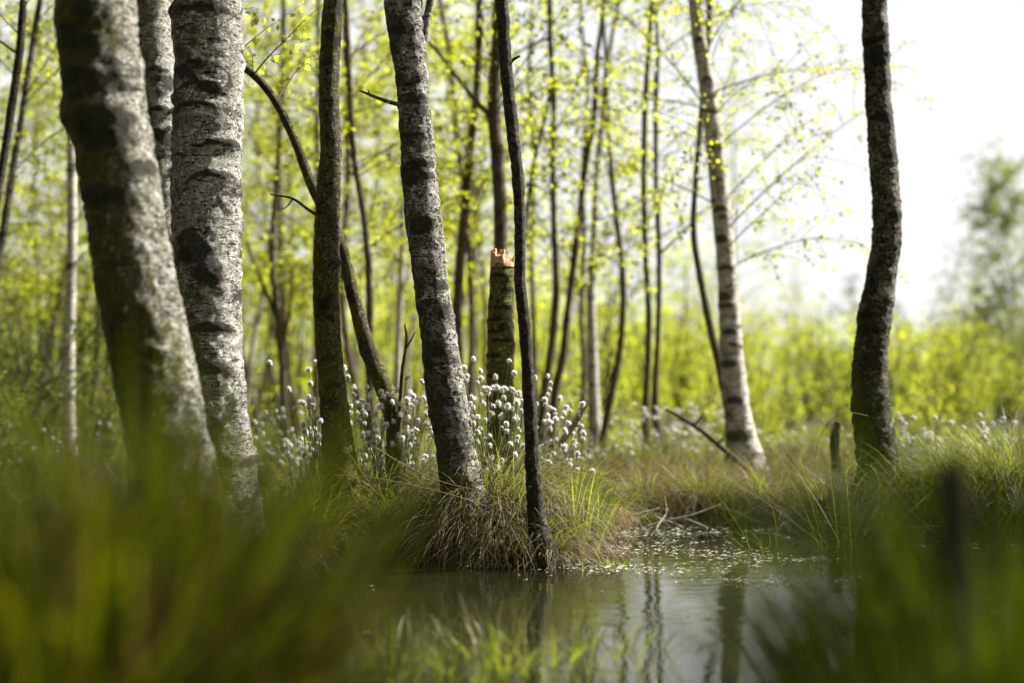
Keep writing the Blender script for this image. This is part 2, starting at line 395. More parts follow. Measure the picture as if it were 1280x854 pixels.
col = g.mix(g.rng(a, 0.4, 0.62), (0.030, 0.022, 0.012), (0.055, 0.062, 0.014))
col = g.mix(g.rng(b_, 0.45, 0.7, 0, 0.7), col, (0.10, 0.075, 0.035))
bp = g.n('ShaderNodeBump', {'Strength': 0.8, 'Distance': 0.03, 'Height': b_})
bs = g.n('ShaderNodeBsdfPrincipled', {'Roughness': 0.95, 'Specular IOR Level': 0.15})
nt.links.new(col.outputs[2], bs.inputs['Base Color']); nt.links.new(bp.outputs[0], bs.inputs['Normal'])
nt.links.new(bs.outputs[0], g.n('ShaderNodeOutputMaterial').inputs['Surface'])
tag(sheet(xs, ysn, ground_z, 'ground', m), kind='structure')

m, nt = new_mat('bog_water'); g = NT(nt)
tc = g.n('ShaderNodeTexCoord')
mp = g.n('ShaderNodeMapping', {'Vector': (tc, 'Object'), 'Scale': (1, 1.6, 1)})
r1 = g.noise(mp, 5.0, 3, 0.5, 0.4); r2 = g.noise(mp, 32, 3, 0.5, 0.3)
hh = g.math('ADD', r1, g.math('MULTIPLY', r2, 0.12))
calm = g.rng(g.noise((tc, 'Object'), 0.9, 2), 0.42, 0.6, 0.03, 0.15)
bp = g.n('ShaderNodeBump', {'Strength': calm, 'Distance': 0.03, 'Height': hh})
bs = g.n('ShaderNodeBsdfPrincipled', {'Base Color': (0.010, 0.010, 0.004, 1), 'Roughness': 0.02, 'IOR': 1.40, 'Specular IOR Level': 0.5})
nt.links.new(bp.outputs[0], bs.inputs['Normal'])
nt.links.new(bs.outputs[0], g.n('ShaderNodeOutputMaterial').inputs['Surface'])
xw = np.linspace(-14, 14, 57); yw = np.linspace(-4, 14, 37)
tag(sheet(xw, yw, lambda X, Y: X * 0, 'water', m), kind='structure')

# ------------------------------------------------------------------ trees
def trunk_mesh(P, rad, ns, rough, marks=(), knobs=0, zbase=0.0, flare=0.42):
    """P (n,3) from foot to top, rad (n,) -> V, faces, scar"""
    n = len(P)
    T = np.zeros_like(P); T[1:-1] = P[2:] - P[:-2]; T[0] = P[1] - P[0]; T[-1] = P[-1] - P[-2]; T = unit(T)
    A = unit(np.cross(np.tile(np.array([0, 1.0, 0]), (n, 1)), T) * -1.0)       # across the view
    A = unit(np.cross(T, np.array([0, 1.0, 0]))); B = np.cross(T, A)
    th = np.arange(ns) * 2 * math.pi / ns
    nrm = A[:, None, :] * np.cos(th)[None, :, None] + B[:, None, :] * np.sin(th)[None, :, None]
    rr = rad[:, None] * (1 + flare * np.exp(-np.maximum(P[:, 2] - zbase, 0) / 0.16))[:, None]
    base = P[:, None, :] + rr[..., None] * nrm
    q = base * np.array([1, 1, 1.6])
    disp = vnoise(q * 5 + 3.1) * 0.05 + vnoise(q * 16 + 9.7) * 0.045 + vnoise(q * 48 + 5.5) * 0.05 + vnoise(q * 110) * 0.035
    ridge = np.clip(vnoise(base * np.array([6, 6, 26.0]) + 21), 0.25, 1) - 0.25
    disp = disp * rough + ridge * 0.10 * rough
    scar = np.zeros((n, ns))
    r_ = np.random.default_rng(int(abs(P[0, 0]) * 1000) + n)
    mk = list(marks)
    for k in range(knobs):
        mk.append((P[r_.integers(2, n - 2), 2], r_.uniform(-3.1, 3.1), r_.uniform(0.5, 1.5), r_.uniform(0.006, 0.022), r_.uniform(0.04, 0.16), r_.uniform(-0.02, 0.03)))
    vz = base[..., 2]
    ang = np.arctan2(nrm[..., 0], -nrm[..., 1])                               # 0 = towards the camera, + = right
    for (z0, a0, aw, hz, bulge, arch) in mk:
        da = np.abs((ang - a0 + math.pi) % (2 * math.pi) - math.pi) / aw
        dz = vz - z0 + arch * da ** 2
        s = np.exp(-(dz / hz) ** 2) * np.clip(1.4 - da, 0, 1)
        scar = np.maximum(scar, s)
        disp = disp + bulge * np.exp(-(dz / (hz * 1.4)) ** 2) * np.clip(1.3 - da, 0, 1)
    V = P[:, None, :] + (rr * (1 + disp))[..., None] * nrm
    i = (np.arange(n - 1) * ns)[:, None]; k = np.arange(ns)[None, :]; k2 = (k + 1) % ns
    Fq = np.stack([i + k, i + k2, i + ns + k2, i + ns + k], -1).reshape(-1, 4)
    cap = np.stack([np.full(ns, n * ns), (n - 1) * ns + np.arange(ns), (n - 1) * ns + (np.arange(ns) + 1) % ns], -1)
    cap = cap[:, [0, 1, 2]]
    V = np.concatenate([V.reshape(-1, 3), P[-1:]]); scar = np.append(scar.ravel(), 0)
    return V, [Fq, cap], scar

def crown_parts(P, rad, nb, z_lo, z_hi, lmax, rg, leaf_size, twigs=7, spacing=0.035, up=(0.3, 1.0), droop=0.5, density=1.0):
    """boughs, twigs and leaf positions along a trunk line P"""
    ok = np.where((P[:, 2] >= z_lo) & (P[:, 2] <= z_hi))[0]
    if len(ok) < 2: return None
    idx = rg.choice(ok, nb)
    S = P[idx]; az = rg.uniform(0, 2 * math.pi, nb)
    top = P[-1, 2]
    L = lmax * rg.uniform(0.45, 1.0, nb) * np.clip((top - S[:, 2]) / max(top - z_lo, 0.1), 0.18, 1) ** 0.6
    el = rg.uniform(up[0], up[1], nb)
    n = 8; t = np.linspace(0, 1, n)
    e = el[:, None] - droop * t[None, :] ** 1.5 * rg.uniform(0.4, 1.4, (nb, 1))
    a = az[:, None] + np.cumsum(rg.normal(size=(nb, n)) * 0.12, 1)
    step = np.stack([np.cos(e) * np.cos(a), np.cos(e) * np.sin(a), np.sin(e)], -1) * (L / (n - 1))[:, None, None]
    BP = np.concatenate([S[:, None, :], S[:, None, :] + np.cumsum(step[:, 1:], 1)], 1)
    br = np.clip(rad[idx] * 0.35, 0.0016, 0.022)[:, None] * (1 - 0.85 * t)[None, :]
    br = np.minimum(br, (0.0016 + 0.0032 * L)[:, None] * (1.05 - 0.9 * t)[None, :])
    # twigs
    nt_ = nb * twigs
    bi = np.repeat(np.arange(nb), twigs); tt = rg.uniform(0.15, 1.0, nt_) * (n - 1)
    i0 = np.clip(tt.astype(int), 0, n - 2); f = (tt - i0)[:, None]
    TS = BP[bi, i0] * (1 - f) + BP[bi, i0 + 1] * f
    td = unit(BP[bi, i0 + 1] - BP[bi, i0])
    d = unit(td * 0.9 + rg.normal(size=(nt_, 3)) * 0.75)
    TL = L[bi] * rg.uniform(0.18, 0.5, nt_)
    m = 6; t2 = np.linspace(0, 1, m)
    dd = unit(d[:, None, :] + np.array([0, 0, -1.0]) * (t2[None, :, None] * rg.uniform(0.2, 1.1, (nt_, 1, 1))))
    TP = np.concatenate([TS[:, None, :], TS[:, None, :] + np.cumsum(dd[:, 1:] * (TL / (m - 1))[:, None, None], 1)], 1)
    tr = (0.0009 + 0.0022 * TL)[:, None] * (1.0 - 0.75 * t2)[None, :]
    # leaves on twigs and outer boughs
    def along(PP, LL, sp, lo):
        cnt = np.maximum((LL / sp * density).astype(int), 1)
        k = np.repeat(np.arange(len(PP)), cnt)
        q = rg.uniform(lo, 1.0, len(k)); q = np.clip(np.round(q * 7) / 7 + rg.normal(size=len(k)) * 0.012, 0, 1) * (PP.shape[1] - 1)
        j = np.clip(q.astype(int), 0, PP.shape[1] - 2); w = (q - j)[:, None]
        p = PP[k, j] * (1 - w) + PP[k, j + 1] * w
        return p + rg.normal(size=p.shape) * 0.012
    LP = np.concatenate([along(TP, TL, spacing, 0.1), along(BP, L, spacing * 1.6, 0.35)])
    return BP, br, TP, tr, LP

def upward(P3, top_z, lean=0.25, n=6, rg=rng):
    """carry a trunk line on above its last known point to top_z"""
    P3 = np.asarray(P3, float)
    d = unit(P3[-1] - P3[-2]); out = [P3[-1]]
    L = (top_z - P3[-1, 2]) / n
    for k in range(n):
        d = unit(d * 0.8 + np.array([0, 0, 1.0]) * 0.35 + rg.normal(size=3) * np.array([0.10, 0.10, 0]))
        out.append(out[-1] + d * L / max(d[2], 0.5))
    return np.array(out[1:])

def make_tree(name, label, pts, d, bark, top=5.0, cat='tree', group=None, ns=14, ring=0.05, rough=1.0, marks=(), knobs=6,
              boughs=14, blo=1.6, lmax=1.2, leaf=0.024, twigs=7, density=1.0, limbs=(), seed=None, droop=0.5, foot=None, tip=0.25, leafmat='leaf', spacing=0.036):
    """pts: (px, py, width_px[, d]) from the top of the photo down to the foot"""
    rg = np.random.default_rng(seed if seed is not None else int(pts[0][0] * 13 + pts[0][1] * 7 + d * 100))
    rows = []
    for p in pts[::-1]:
        dd = p[3] if len(p) > 3 else d
        rows.append([*at(p[0], p[1], dd), p[2] / 2 / F * dd])
    rows = np.array(rows)
    x0, y0, z0 = rows[0, :3]
    gz = float(ground_z(x0, y0))
    bot = rows[0].copy(); bot[2] = min(gz - 0.12, z0 - 0.05)
    if foot: bot[0] += foot
    rows = np.concatenate([[bot], rows])
    zt = rows[-1, 2]
    if top > zt + 0.2:
        up_ = upward(rows[-3:, :3], top, rg=rg)
        rr = np.linspace(rows[-1, 3], rows[-1, 3] * tip, len(up_) + 1)[1:]
        rows = np.concatenate([rows, np.concatenate([up_, rr[:, None]], 1)])
    Ltot = np.sum(np.linalg.norm(np.diff(rows[:, :3], axis=0), axis=1))
    n = max(int(Ltot / ring), 12)
    Q = catmull(rows, n); P, rad = Q[:, :3], np.maximum(Q[:, 3], 0.0015)
    loc = np.array([P[0, 0], P[0, 1], gz])
    root = empty(name, loc); tag(root, label, cat, group)
    mk = []
    for (py, a0, aw, hz, bulge, arch) in marks: mk.append((at(640, py, d)[2], a0, aw, hz, bulge, arch))
    V, Fc, scar = trunk_mesh(P, rad, ns, rough, mk, knobs, gz)
    build('trunk', V, Fc, M[bark], root, attrs={'scar': scar}, loc=loc)
    for lb in limbs:          # (list of (px,py,w[,d]) from the trunk outward)
        lr = np.array([[*at(p[0], p[1], p[3] if len(p) > 3 else d), p[2] / 2 / F * (p[3] if len(p) > 3 else d)] for p in lb])
        q = catmull(lr, 26)
        V, Fc, sc = trunk_mesh(q[:, :3], np.maximum(q[:, 3], 0.0012), 10, 1.2, (), 3, -5, 0)
        build('limb', V, Fc, M[bark], root, attrs={'scar': sc}, loc=loc)
    if boughs:
        res = crown_parts(P, rad, boughs, blo, top - 0.1, lmax, rg, leaf, twigs, spacing, droop=droop, density=density)
        if res:
            BP, br, TP, tr, LP = res
            A = Acc(); A.add(*batch_tubes(BP, br, 5)); A.add(*batch_tubes(TP, tr, 3))
            A.obj('branches', M['twig'], root, loc=loc)
            if density > 0:
                V, Fc = leaf_faces(LP, leaf, 0.5, rg)
                build('crown', V, Fc, M[leafmat], root, loc=loc, smooth=False)
    return root

BIRCH = 'birch_tree'
# --- the sharp stems by the water
make_tree(BIRCH, 'thick mossy birch trunk leaning left, nearest the camera, pale only along its right edge',
    [(120,0,97),(124,60,100),(131,130,100),(146,200,95),(160,300,97),(180,400,101),(200,500,100),(216,600,104),(226,680,112)], 3.25, 'bark_left',
    top=4.5, ns=72, ring=0.010, rough=0.9, knobs=10, boughs=10, blo=2.6, lmax=1.5,
    marks=[(152,0.1,1.1,0.030,0.06,0.01),(178,0.0,0.9,0.05,0.03,0.0),(215,0.9,0.6,0.025,0.10,0.0),(60,-0.4,0.9,0.05,0.04,0.0),(110,-0.5,0.9,0.05,0.02,0.0),(250,-0.2,0.8,0.03,0.02,0.0)])
make_tree(BIRCH, 'slim grey-white birch trunk squeezed between the two thick trunks on the left',
    [(191,-10,46),(193,80,46),(198,160,47),(205,260,47),(216,360,48),(230,470,52)], 5.3, 'bark_white',
    top=6.0, ns=44, ring=0.016, knobs=14, boughs=12, blo=2.3, lmax=1.4, marks=[(140,0.3,1.0,0.015,0.1,0.02),(90,0.4,0.9,0.012,0.1,0.02)])
make_tree(BIRCH, 'thick white birch with black arched scars and a big dark wound, beside the nearest trunk',
    [(262,-10,85),(261,100,86),(259,200,86),(258,300,84),(261,400,82),(265,490,82),(270,560,84),(275,640,92)], 4.15, 'bark_white',
    top=5.6, ns=72, ring=0.010, rough=0.8, knobs=20, boughs=12, blo=2.5, lmax=1.5,
    marks=[(20,0.0,1.3,0.018,0.04,0.02),(112,0.0,1.0,0.009,0.05,0.025),(137,-0.2,1.0,0.010,0.05,0.03),(183,0.7,1.0,0.012,0.11,0.03),(222,0.45,1.0,0.012,0.11,0.035),
           (320,-0.1,0.75,0.045,0.05,0.02),(345,0.25,0.6,0.05,0.05,0.0),(300,-0.3,0.5,0.03,0.03,0.02),(410,0.3,0.9,0.02,0.05,0.02),(460,0.0,1.0,0.03,0.04,0.02)])
make_tree(BIRCH, 'upright mossy green-brown trunk standing left of the central birch',
    [(418,-20,24),(414,40,26),(411,120,25),(414,190,27),(410,250,30),(408,320,33),(409,400,32),(414,470,33),(421,540,37),(428,600,42),(434,640,48)], 4.7, 'bark_moss',
    top=5.4, ns=48, ring=0.012, knobs=22, boughs=10, blo=2.4, lmax=1.3,
    limbs=[[(400,272,4),(385,262,3.5),(365,248,3),(338,243,1.5)],[(366,249,2),(358,259,1.5),(352,262,1)]])
make_tree('leaning_tree', 'thin curved dark stem leaning left, crossing behind the upright mossy trunk',
    [(268,62,8),(305,84,9),(340,120,10),(366,170,11),(390,232,13),(408,268,14),(427,310,15),(441,368,17),(458,430,20),(478,480,22),(494,530,24)], 4.95, 'bark_moss',
    top=2.0, ns=28, ring=0.014, knobs=8, boughs=8, blo=1.5, lmax=0.7)
make_tree(BIRCH, 'central grey birch trunk with flaky black-banded bark, leaning left over the cottongrass tussock',
    [(504,-12,48),(508,40,46),(515,100,42),(522,190,43),(529,270,45),(537,340,44),(547,410,45),(556,480,48),(566,540,48),(577,600,48),(588,660,52)], 4.45, 'bark_grey',
    top=5.2, ns=72, ring=0.009, rough=0.9, knobs=18, boughs=10, blo=2.4, lmax=1.3,
    marks=[(42,-0.6,0.8,0.02,0.05,0.0),(128,0.0,1.3,0.025,0.09,0.0),(142,0.5,0.6,0.02,0.05,0),(208,0.2,1.2,0.018,0.05,0.0),(222,0.4,0.9,0.015,0.08,0.01),(280,0.0,0.9,0.025,0.05,0.0),(290,-0.2,0.9,0.02,0.04,0.0),(358,0.7,0.8,0.02,0.06,0),(440,0.0,0.8,0.02,0.03,0.01)],
    limbs=[[(523,62,12),(531,35,11),(537,5,9),(545,-40,7)],[(500,131,6),(488,128,5),(468,121,4),(449,113,2.5)],[(462,119,2),(460,112,1.2)],[(523,140,4),(522,130,3),(522,122,2)]])
make_tree('sapling', 'slim almost black sinuous stem rising from the water in front of the central tussock',
    [(626,-10,16),(629,40,16),(634,100,16),(641,165,16),(648,230,15),(650,290,14),(650,350,14),(656,410,15),(660,470,16),(664,540,17),(667,600,19),(672,650,22),(680,696,28)], 4.28, 'bark_dark',
    top=4.2, ns=32, ring=0.010, rough=1.6, knobs=16, boughs=7, blo=2.1, lmax=0.9, foot=0.01,
    limbs=[[(634,88,5),(640,76,4),(650,70,2.5)]])
make_tree(BIRCH, 'white-sided birch leaning left on the far bank beside a fallen branch',
    [(868,-10,17),(874,50,18),(883,101,20),(893,180,22),(901,260,23),(908,330,25),(912,400,27),(915,450,29),(921,510,32),(929,560,36),(935,605,44)], 7.7, 'bark_pale',
    top=7.0, ns=40, ring=0.02, knobs=24, boughs=60, blo=1.2, lmax=1.5, leaf=0.023, density=1.5, seed=5, spacing=0.040, droop=0.55, twigs=14,
    marks=[(50,-0.2,0.9,0.02,0.1,0.04),(100,0,0.9,0.02,0.1,0.04),(185,0.0,1.2,0.02,0.1,0.03),(225,-0.3,1.0,0.014,0.05,0.01),(262,-0.2,1.2,0.022,0.05,0.02),(300,-0.5,0.9,0.03,0.04,0.0),(335,-0.3,1.1,0.02,0.05,0.02),(372,-0.6,0.9,0.035,0.04,0.0),(415,-0.2,1.0,0.025,0.05,0.02),(455,-0.6,1.0,0.03,0.03,0.0),(500,-0.3,0.9,0.03,0.05,0.02),(545,-0.5,1.1,0.04,0.03,0.0)])
make_tree('sapling', 'thin brown stem springing from the foot of the white-sided birch and bending up beside it',
    [(886,-10,7),(884,60,7),(876,150,7),(870,220,7),(867,290,8),(876,350,9),(888,410,10),(899,455,11),(912,520,12),(925,580,14)], 7.95, 'bark_stem',
    top=6.0, boughs=26, blo=1.6, lmax=0.9, leaf=0.021, density=0.6)
make_tree('leaning_tree', 'rough dark brown S-curved trunk standing alone against the white sky on the right',
    [(1092,-12,28),(1095,40,32),(1098,125,32),(1104,200,34),(1108,260,35),(1108,300,37),(1101,350,37),(1094,400,41),(1088,440,42),(1087,490,43),(1093,545,45),(1101,600,50),(1109,650,62)], 5.5, 'bark_brown',
    top=4.6, ns=64, ring=0.009, rough=1.1, knobs=26, boughs=5, blo=3.4, lmax=1.0,
    marks=[(35,0.2,0.6,0.03,0.10,0.03),(270,0.5,0.8,0.02,0.08,0.02),(150,0.0,1.2,0.02,0.05,0.0)])
# snapped trunk with torn top
def snapped(label, px, y_top, y_bot, w, d):
    rows = np.array([[*at(px - 1, 640, d), (w + 8) / 2 / F * d], [*at(px - 1, 560, d), (w + 4) / 2 / F * d], [*at(px - 1, 440, d), (w + 2) / 2 / F * d], [*at(px + 1, y_top + 12, d), w / 2 / F * d]])
    rows[0, 2] = 0.0
    q = catmull(rows, 110); P, rad = q[:, :3], q[:, 3]
    loc = np.array([P[0, 0], P[0, 1], 0.0]); root = empty('broken_trunk', loc); tag(root, label, 'broken trunk')
    marks = [(at(0, y, d)[2], random.uniform(-1, 1), 1.4, 0.010, 0.10, random.uniform(-0.01, 0.02)) for y in (345, 362, 385, 400, 425, 445, 470)]
    V, Fc, sc = trunk_mesh(P, rad, 40, 1.0, marks, 6, 0)
    build('trunk', V, Fc, M['bark_stump'], root, attrs={'scar': sc}, loc=loc)
    A = Acc(); c = P[-1]; rg = np.random.default_rng(3); r0 = rad[-1]
    sq = rg.uniform(-1, 1, (26, 2)) * r0; sh = np.abs(rg.normal(size=26)) * 0.010 + 0.002 + 0.030 * np.clip(0.5 - sq[:, 0] / r0 * 0.5, 0, 1) ** 1.4 + 0.010 * (sq[:, 1] > 0)
    n1, n2 = 26, 56; tq = (np.arange(n1) / (n1 - 1))[:, None] ** 0.8 * r0 * 1.03; th = np.arange(n2)[None] * 2 * math.pi / n2
    X = (tq * np.cos(th)).ravel(); Y = (tq * np.sin(th)).ravel()
    near = np.argmin((X[:, None] - sq[None, :, 0]) ** 2 + (Y[:, None] - sq[None, :, 1]) ** 2, 1)
    Zt = sh[near] + vnoise(np.stack([X * 260, Y * 260, X * 0], -1)) * 0.003
    rim = np.repeat(np.arange(n1) == n1 - 1, n2); Zt = np.where(rim, -0.012, Zt)
    Vt = np.stack([c[0] + X, c[1] + Y, c[2] + Zt], -1); i_ = (np.arange(n1 - 1) * n2)[:, None]; k_ = np.arange(n2)[None]; k2_ = (k_ + 1) % n2
    A.add(Vt, [np.stack([i_ + k_, i_ + n2 + k_, i_ + n2 + k2_, i_ + k2_], -1).reshape(-1, 4)])
    for k in range(9):
        th_ = rg.uniform(0, 6.28); p = c + np.array([math.cos(th_) * r0 * 0.8, math.sin(th_) * r0 * 0.8, -0.01]); lean = rg.normal(size=3) * 0.25; lean[2] = 1
        h_ = rg.uniform(0.02, 0.05); A.add(*batch_tubes(np.array([p, p + lean * h_ * .6, p + lean * h_])[None], np.array([[0.006, 0.004, 0.0008]]), 4))
    A.obj('torn_top', M['raw_wood'], root, loc=loc, smooth=False)
snapped('snapped mossy trunk with torn orange wood at its top, behind the dark stem', 627, 318, 640, 30, 5.0)

# --- slimmer stems of the wood behind, each as the photo has it
G_BACK = 'slim young birches behind the tussocks'
def stem(label, pts, d, bark='bark_stem', boughs=40, top=None, **k):
    k.setdefault('leaf', 0.029); k.setdefault('density', 1.35); k.setdefault('blo', 1.2); k.setdefault('lmax', 1.25)
    return make_tree('young_birch', label, pts, d, bark, top=top or (0.5 + 0.30 * d + 2.2), boughs=boughs, group=G_BACK, ns=12, ring=0.04, knobs=18, **k)
stem('thin wavy stem just right of the upright mossy trunk', [(431,-10,7),(434,40,7),(438,126,7),(443,200,7),(455,272,8),(461,340,9),(462,430,10),(463,530,11)], 8.0)
stem('brown slender trunk hidden below by the snapped trunk', [(626,-10,14),(622,50,15),(618,110,16),(618,151,16),(622,201,17),(625,252,17),(626,320,18),(626,450,20),(626,560,22)], 7.6, 'bark_stem',
     limbs=[[(614,146,7),(600,132,6),(580,108,5),(556,76,4.5),(536,52,4)]])
stem('pale brown stem curving left between the central birch and the snapped trunk', [(600,-10,9),(598,80,10),(592,150,10),(586,200,11),(581,260,11),(575,325,12),(571,400,12),(574,480,13),(580,560,14)], 8.8, 'bark_stem')
stem('straight thin stem right of the dark sinuous stem, forked near the top', [(686,-10,7),(688,50,7),(692,126,7),(691,201,7),(693,302,8),(695,362,9),(690,430,10),(680,500,11),(676,570,12)], 9.0, boughs=22,
     limbs=[[(689,100,5),(683,140,5),(670,191,5),(660,252,5),(656,300,5)],[(690,46,4),(660,58,3),(638,74,2)]])
stem('slim bent stem leaning right behind the leaning grey driftwood stick', [(752,30,6),(746,75,7),(743,141,8),(733,201,8),(723,277,8),(717,330,9),(708,403,9),(704,445,10),(694,490,11),(688,560,12)], 9.2, boughs=22)
stem('slim stem turning whitish towards its foot, mid wood', [(770,20,6),(758,91,7),(753,151,8),(746,216,8),(743,292,9),(739,362,10),(740,424,13),(742,500,15),(745,570,17)], 10.0, 'bark_pale')
stem('thin stem bowed to the right, beside the one with a whitish foot', [(758,90,5),(761,176,6),(771,277,7),(779,352,8),(776,430,8),(768,475,9),(757,530,9),(750,575,10)], 9.5, boughs=22)
stem('straight dark pole-like stem, left one of the close pair', [(816,-10,6),(811,60,6),(807,120,7),(805,200,7),(806,302,7),(811,393,8),(810,450,8),(807,510,9),(809,580,10)], 9.0, boughs=22)
stem('straight dark pole-like stem, right one of the close pair', [(822,60,5),(820,140,6),(820,227,6),(824,327,7),(822,430,7),(819,490,8),(824,580,9)], 9.1, boughs=22,
     limbs=[[(824,318,4),(838,305,3),(858,285,2.5),(880,262,1.5)]])
stem('dark straight stem at the far left edge, bent out of frame', [(30,-10,9),(25,60,10),(15,130,10),(6,190,10),(-6,260,11),(-20,360,12),(-30,560,14)], 6.0, 'bark_dark', boughs=30, blo=1.9)
stem('brown stem leaning left, second from the far left edge', [(52,-10,7),(40,60,8),(28,140,8),(18,200,9),(6,280,10),(-6,360,10),(-15,560,12)], 7.4, 'bark_brown', boughs=34)
stem('pale short-looking trunk seen left of the thick mossy birch', [(92,40,10),(91,120,12),(90,190,13),(90,300,13),(87,430,14),(86,570,16)], 8.4, 'bark_pale', boughs=40)
stem('straight thin pole hidden partly by the upright mossy trunk', [(398,-10,5),(397,120,6),(396,260,6),(395,400,7),(394,560,8)], 10.5)
stem('faint grey stem left of the central birch', [(503,120,6),(504,240,7),(501,350,8),(497,450,9),(496,560,10)], 11.0, 'bark_pale')
stem('slim stem showing left of the snapped trunk, low down', [(560,60,6),(572,180,7),(585,300,8),(590,400,8),(588,500,9),(590,570,10)], 10.8)
stem('forked brown stem low between white trunk and mossy trunk', [(352,120,6),(346,230,7),(340,320,8),(348,400,9),(354,480,10),(356,570,11)], 10.0, 'bark_stem',
     limbs=[[(349,405,6),(335,372,5),(320,335,4),(308,300,3)],[(352,440,5),(362,390,4),(366,330,3)]])
stem('thin dark stem right of the slim bent one, crooked at mid height', [(735,120,5),(728,210,5),(730,300,6),(726,380,6),(730,460,7),(727,570,8)], 11.5, boughs=22)
stem('slender stem close right of the dark sinuous stem, at its mid height', [(668,200,5),(664,290,6),(665,350,6),(668,430,7),(668,570,8)], 11.0, boughs=22)

# --- the wood further back: five kinds of slim birch, set out one by one
def proto_tree(seed, h, bark, nb, lmax, leaf, dens, kind, lm='leaf'):
    rg = np.random.default_rng(seed)
    k = 7; z = np.linspace(-0.15, h, k)
    xy = np.cumsum(rg.normal(size=(k, 2)) * 0.10 * h / 6, 0); xy -= xy[0]
    rows = np.concatenate([xy, z[:, None], np.linspace(0.016 + 0.0028 * h, 0.004, k)[:, None]], 1)
    q = catmull(rows, 90); P, rad = q[:, :3], q[:, 3]
    root = empty(kind, (0, 0, 0))
    V, Fc, sc = trunk_mesh(P, rad, 9, 1.0, (), 20, 0)
    build('trunk', V, Fc, M[bark], root, attrs={'scar': sc})
    BP, br, TP, tr, LP = crown_parts(P, rad, nb, 0.18 * h, h - 0.2, lmax, rg, leaf, 8, 0.045, (0.2, 1.0), 0.5, dens)
    A = Acc(); A.add(*batch_tubes(BP, br, 4)); A.add(*batch_tubes(TP, tr, 3)); A.obj('branches', M['twig'], root)
    V, Fc = leaf_faces(LP, leaf, 0.4, rg); build('crown', V, Fc, M[lm], root, smooth=False)
    return root
protos = [proto_tree(21, 7.5, 'bark_stem', 62, 1.7, 0.036, 1.3, 'woodland_birch'), proto_tree(22, 6.2, 'bark_pale', 56, 1.5, 0.034, 1.3, 'woodland_birch'),
          proto_tree(23, 8.6, 'bark_stem', 66, 1.8, 0.038, 1.2, 'woodland_birch'), proto_tree(24, 5.0, 'bark_stem', 60, 1.4, 0.036, 1.6, 'woodland_birch'),
          proto_tree(25, 7.0, 'bark_brown', 60, 1.6, 0.036, 1.3, 'woodland_birch')]
wood = [(200,18),(-40,12),(40,14),(110,13),(150,16),(225,15),(300,12.5),(330,15),(375,13),(425,17),(470,12.5),(520,15),(545,19),(610,13.5),
        (20,20),(80,23),(250,19),(315,22),(450,20),(500,24),(570,22),(-90,16),(-140,13),(60,17.5),(360,18.5),(590,17),(350,26),(240,26),(120,28),(480,28),(20,29),(-60,24),(940,27)]
used = [False] * 5
WL = {'bark_stem': 'slim brown-stemmed birch with thin yellow-green leaves deep in the wood', }
for i, (px, d) in enumerate(wood):
    k = i % 5
    o = protos[k] if not used[k] else copy_tree(protos[k]); used[k] = True
    x, y = ground_xy(px, d)
    o.location = (x, y, float(ground_z(x, y))); o.rotation_euler = (random.uniform(-.04, .04), random.uniform(-.05, .05), random.uniform(0, 6.28))
    s = random.uniform(0.85, 1.15); o.scale = (s, s, s)
    tag(o, 'slim birch with loose yellow-green spring leaves, out of focus deep in the wood', 'tree', 'blurred birches deep in the wood')

for (x, y, s_, rz, k) in ((3.0, 2.45, 0.72, 0.4, 0), (4.3, 1.5, 0.85, 2.1, 2), (3.9, 3.1, 0.8, 4.0, 4), (2.5, 1.7, 0.7, 5.2, 2)):  # off-frame birches added to darken the near grass with their shade
    t = copy_tree(protos[k]); t.location = (x, y, 0.02); t.scale = (s_, s_, s_); t.rotation_euler = (0, 0, rz)
    tag(t, 'unseen birch beyond the right edge, added to throw dappled shade on the near bank', 'tree', 'added unseen birches shading the near bank')
def proto_bush(seed, h, w, n, leaf, mat, nstem=7, fill=0.55, bark='twig'):
    rg = np.random.default_rng(seed); root = empty('birch_bush', (0, 0, 0))
    k = nstem; t = np.linspace(0, 1, 7)
    az = rg.uniform(0, 6.28, k); sp = rg.uniform(0.15, 0.75, k) * w; H = h * rg.uniform(0.6, 1.0, k)
    P = np.stack([np.cos(az)[:, None] * sp[:, None] * t ** 1.3, np.sin(az)[:, None] * sp[:, None] * t ** 1.3, H[:, None] * t - 0.08], -1) + rg.normal(size=(k, 7, 3)) * 0.05 * np.minimum(t * 3, 1)[None, :, None]
    rad = np.linspace(0.02, 0.004, 7)[None, :] * np.ones((k, 1))
    A = Acc(); A.add(*batch_tubes(P, rad, 5))
    LPs = []
    for j in range(k):
        Q = catmull(np.concatenate([P[j], rad[j][:, None]], 1), 40)
        BP, br, TP, tr, LP = crown_parts(Q[:, :3], Q[:, 3], int(n / k / 14), 0.03 * h, h, w * fill, rg, leaf, 7, 0.05, (0.1, 1.0), 0.35, 1.0)
        A.add(*batch_tubes(BP, br, 3)); LPs.append(LP)
    A.obj('stems', M[bark], root)
    V, Fc = leaf_faces(np.concatenate(LPs), leaf, 0.3, rg); build('crown', V, Fc, M[mat], root, smooth=False)
    return root
bushes = [proto_bush(31, 2.6, 1.2, 900, 0.050, 'leaf_far'), proto_bush(32, 1.9, 1.1, 800, 0.048, 'leaf_far'), proto_bush(33, 3.4, 1.4, 1100, 0.055, 'leaf_far', 9), proto_bush(34, 1.5, 1.0, 700, 0.045, 'leaf_far')]
dbush = proto_bush(35, 2.4, 1.3, 1100, 0.05, 'leaf_dark')
spots = []
low = [(random.uniform(-60, 1330), random.uniform(9.5, 14.5)) for i in range(42)]
for i in range(95):
    d = random.uniform(14, 36); px = random.uniform(-160, 1440)
    spots.append((px, d, random.randrange(4)))
ub = [False] * 4
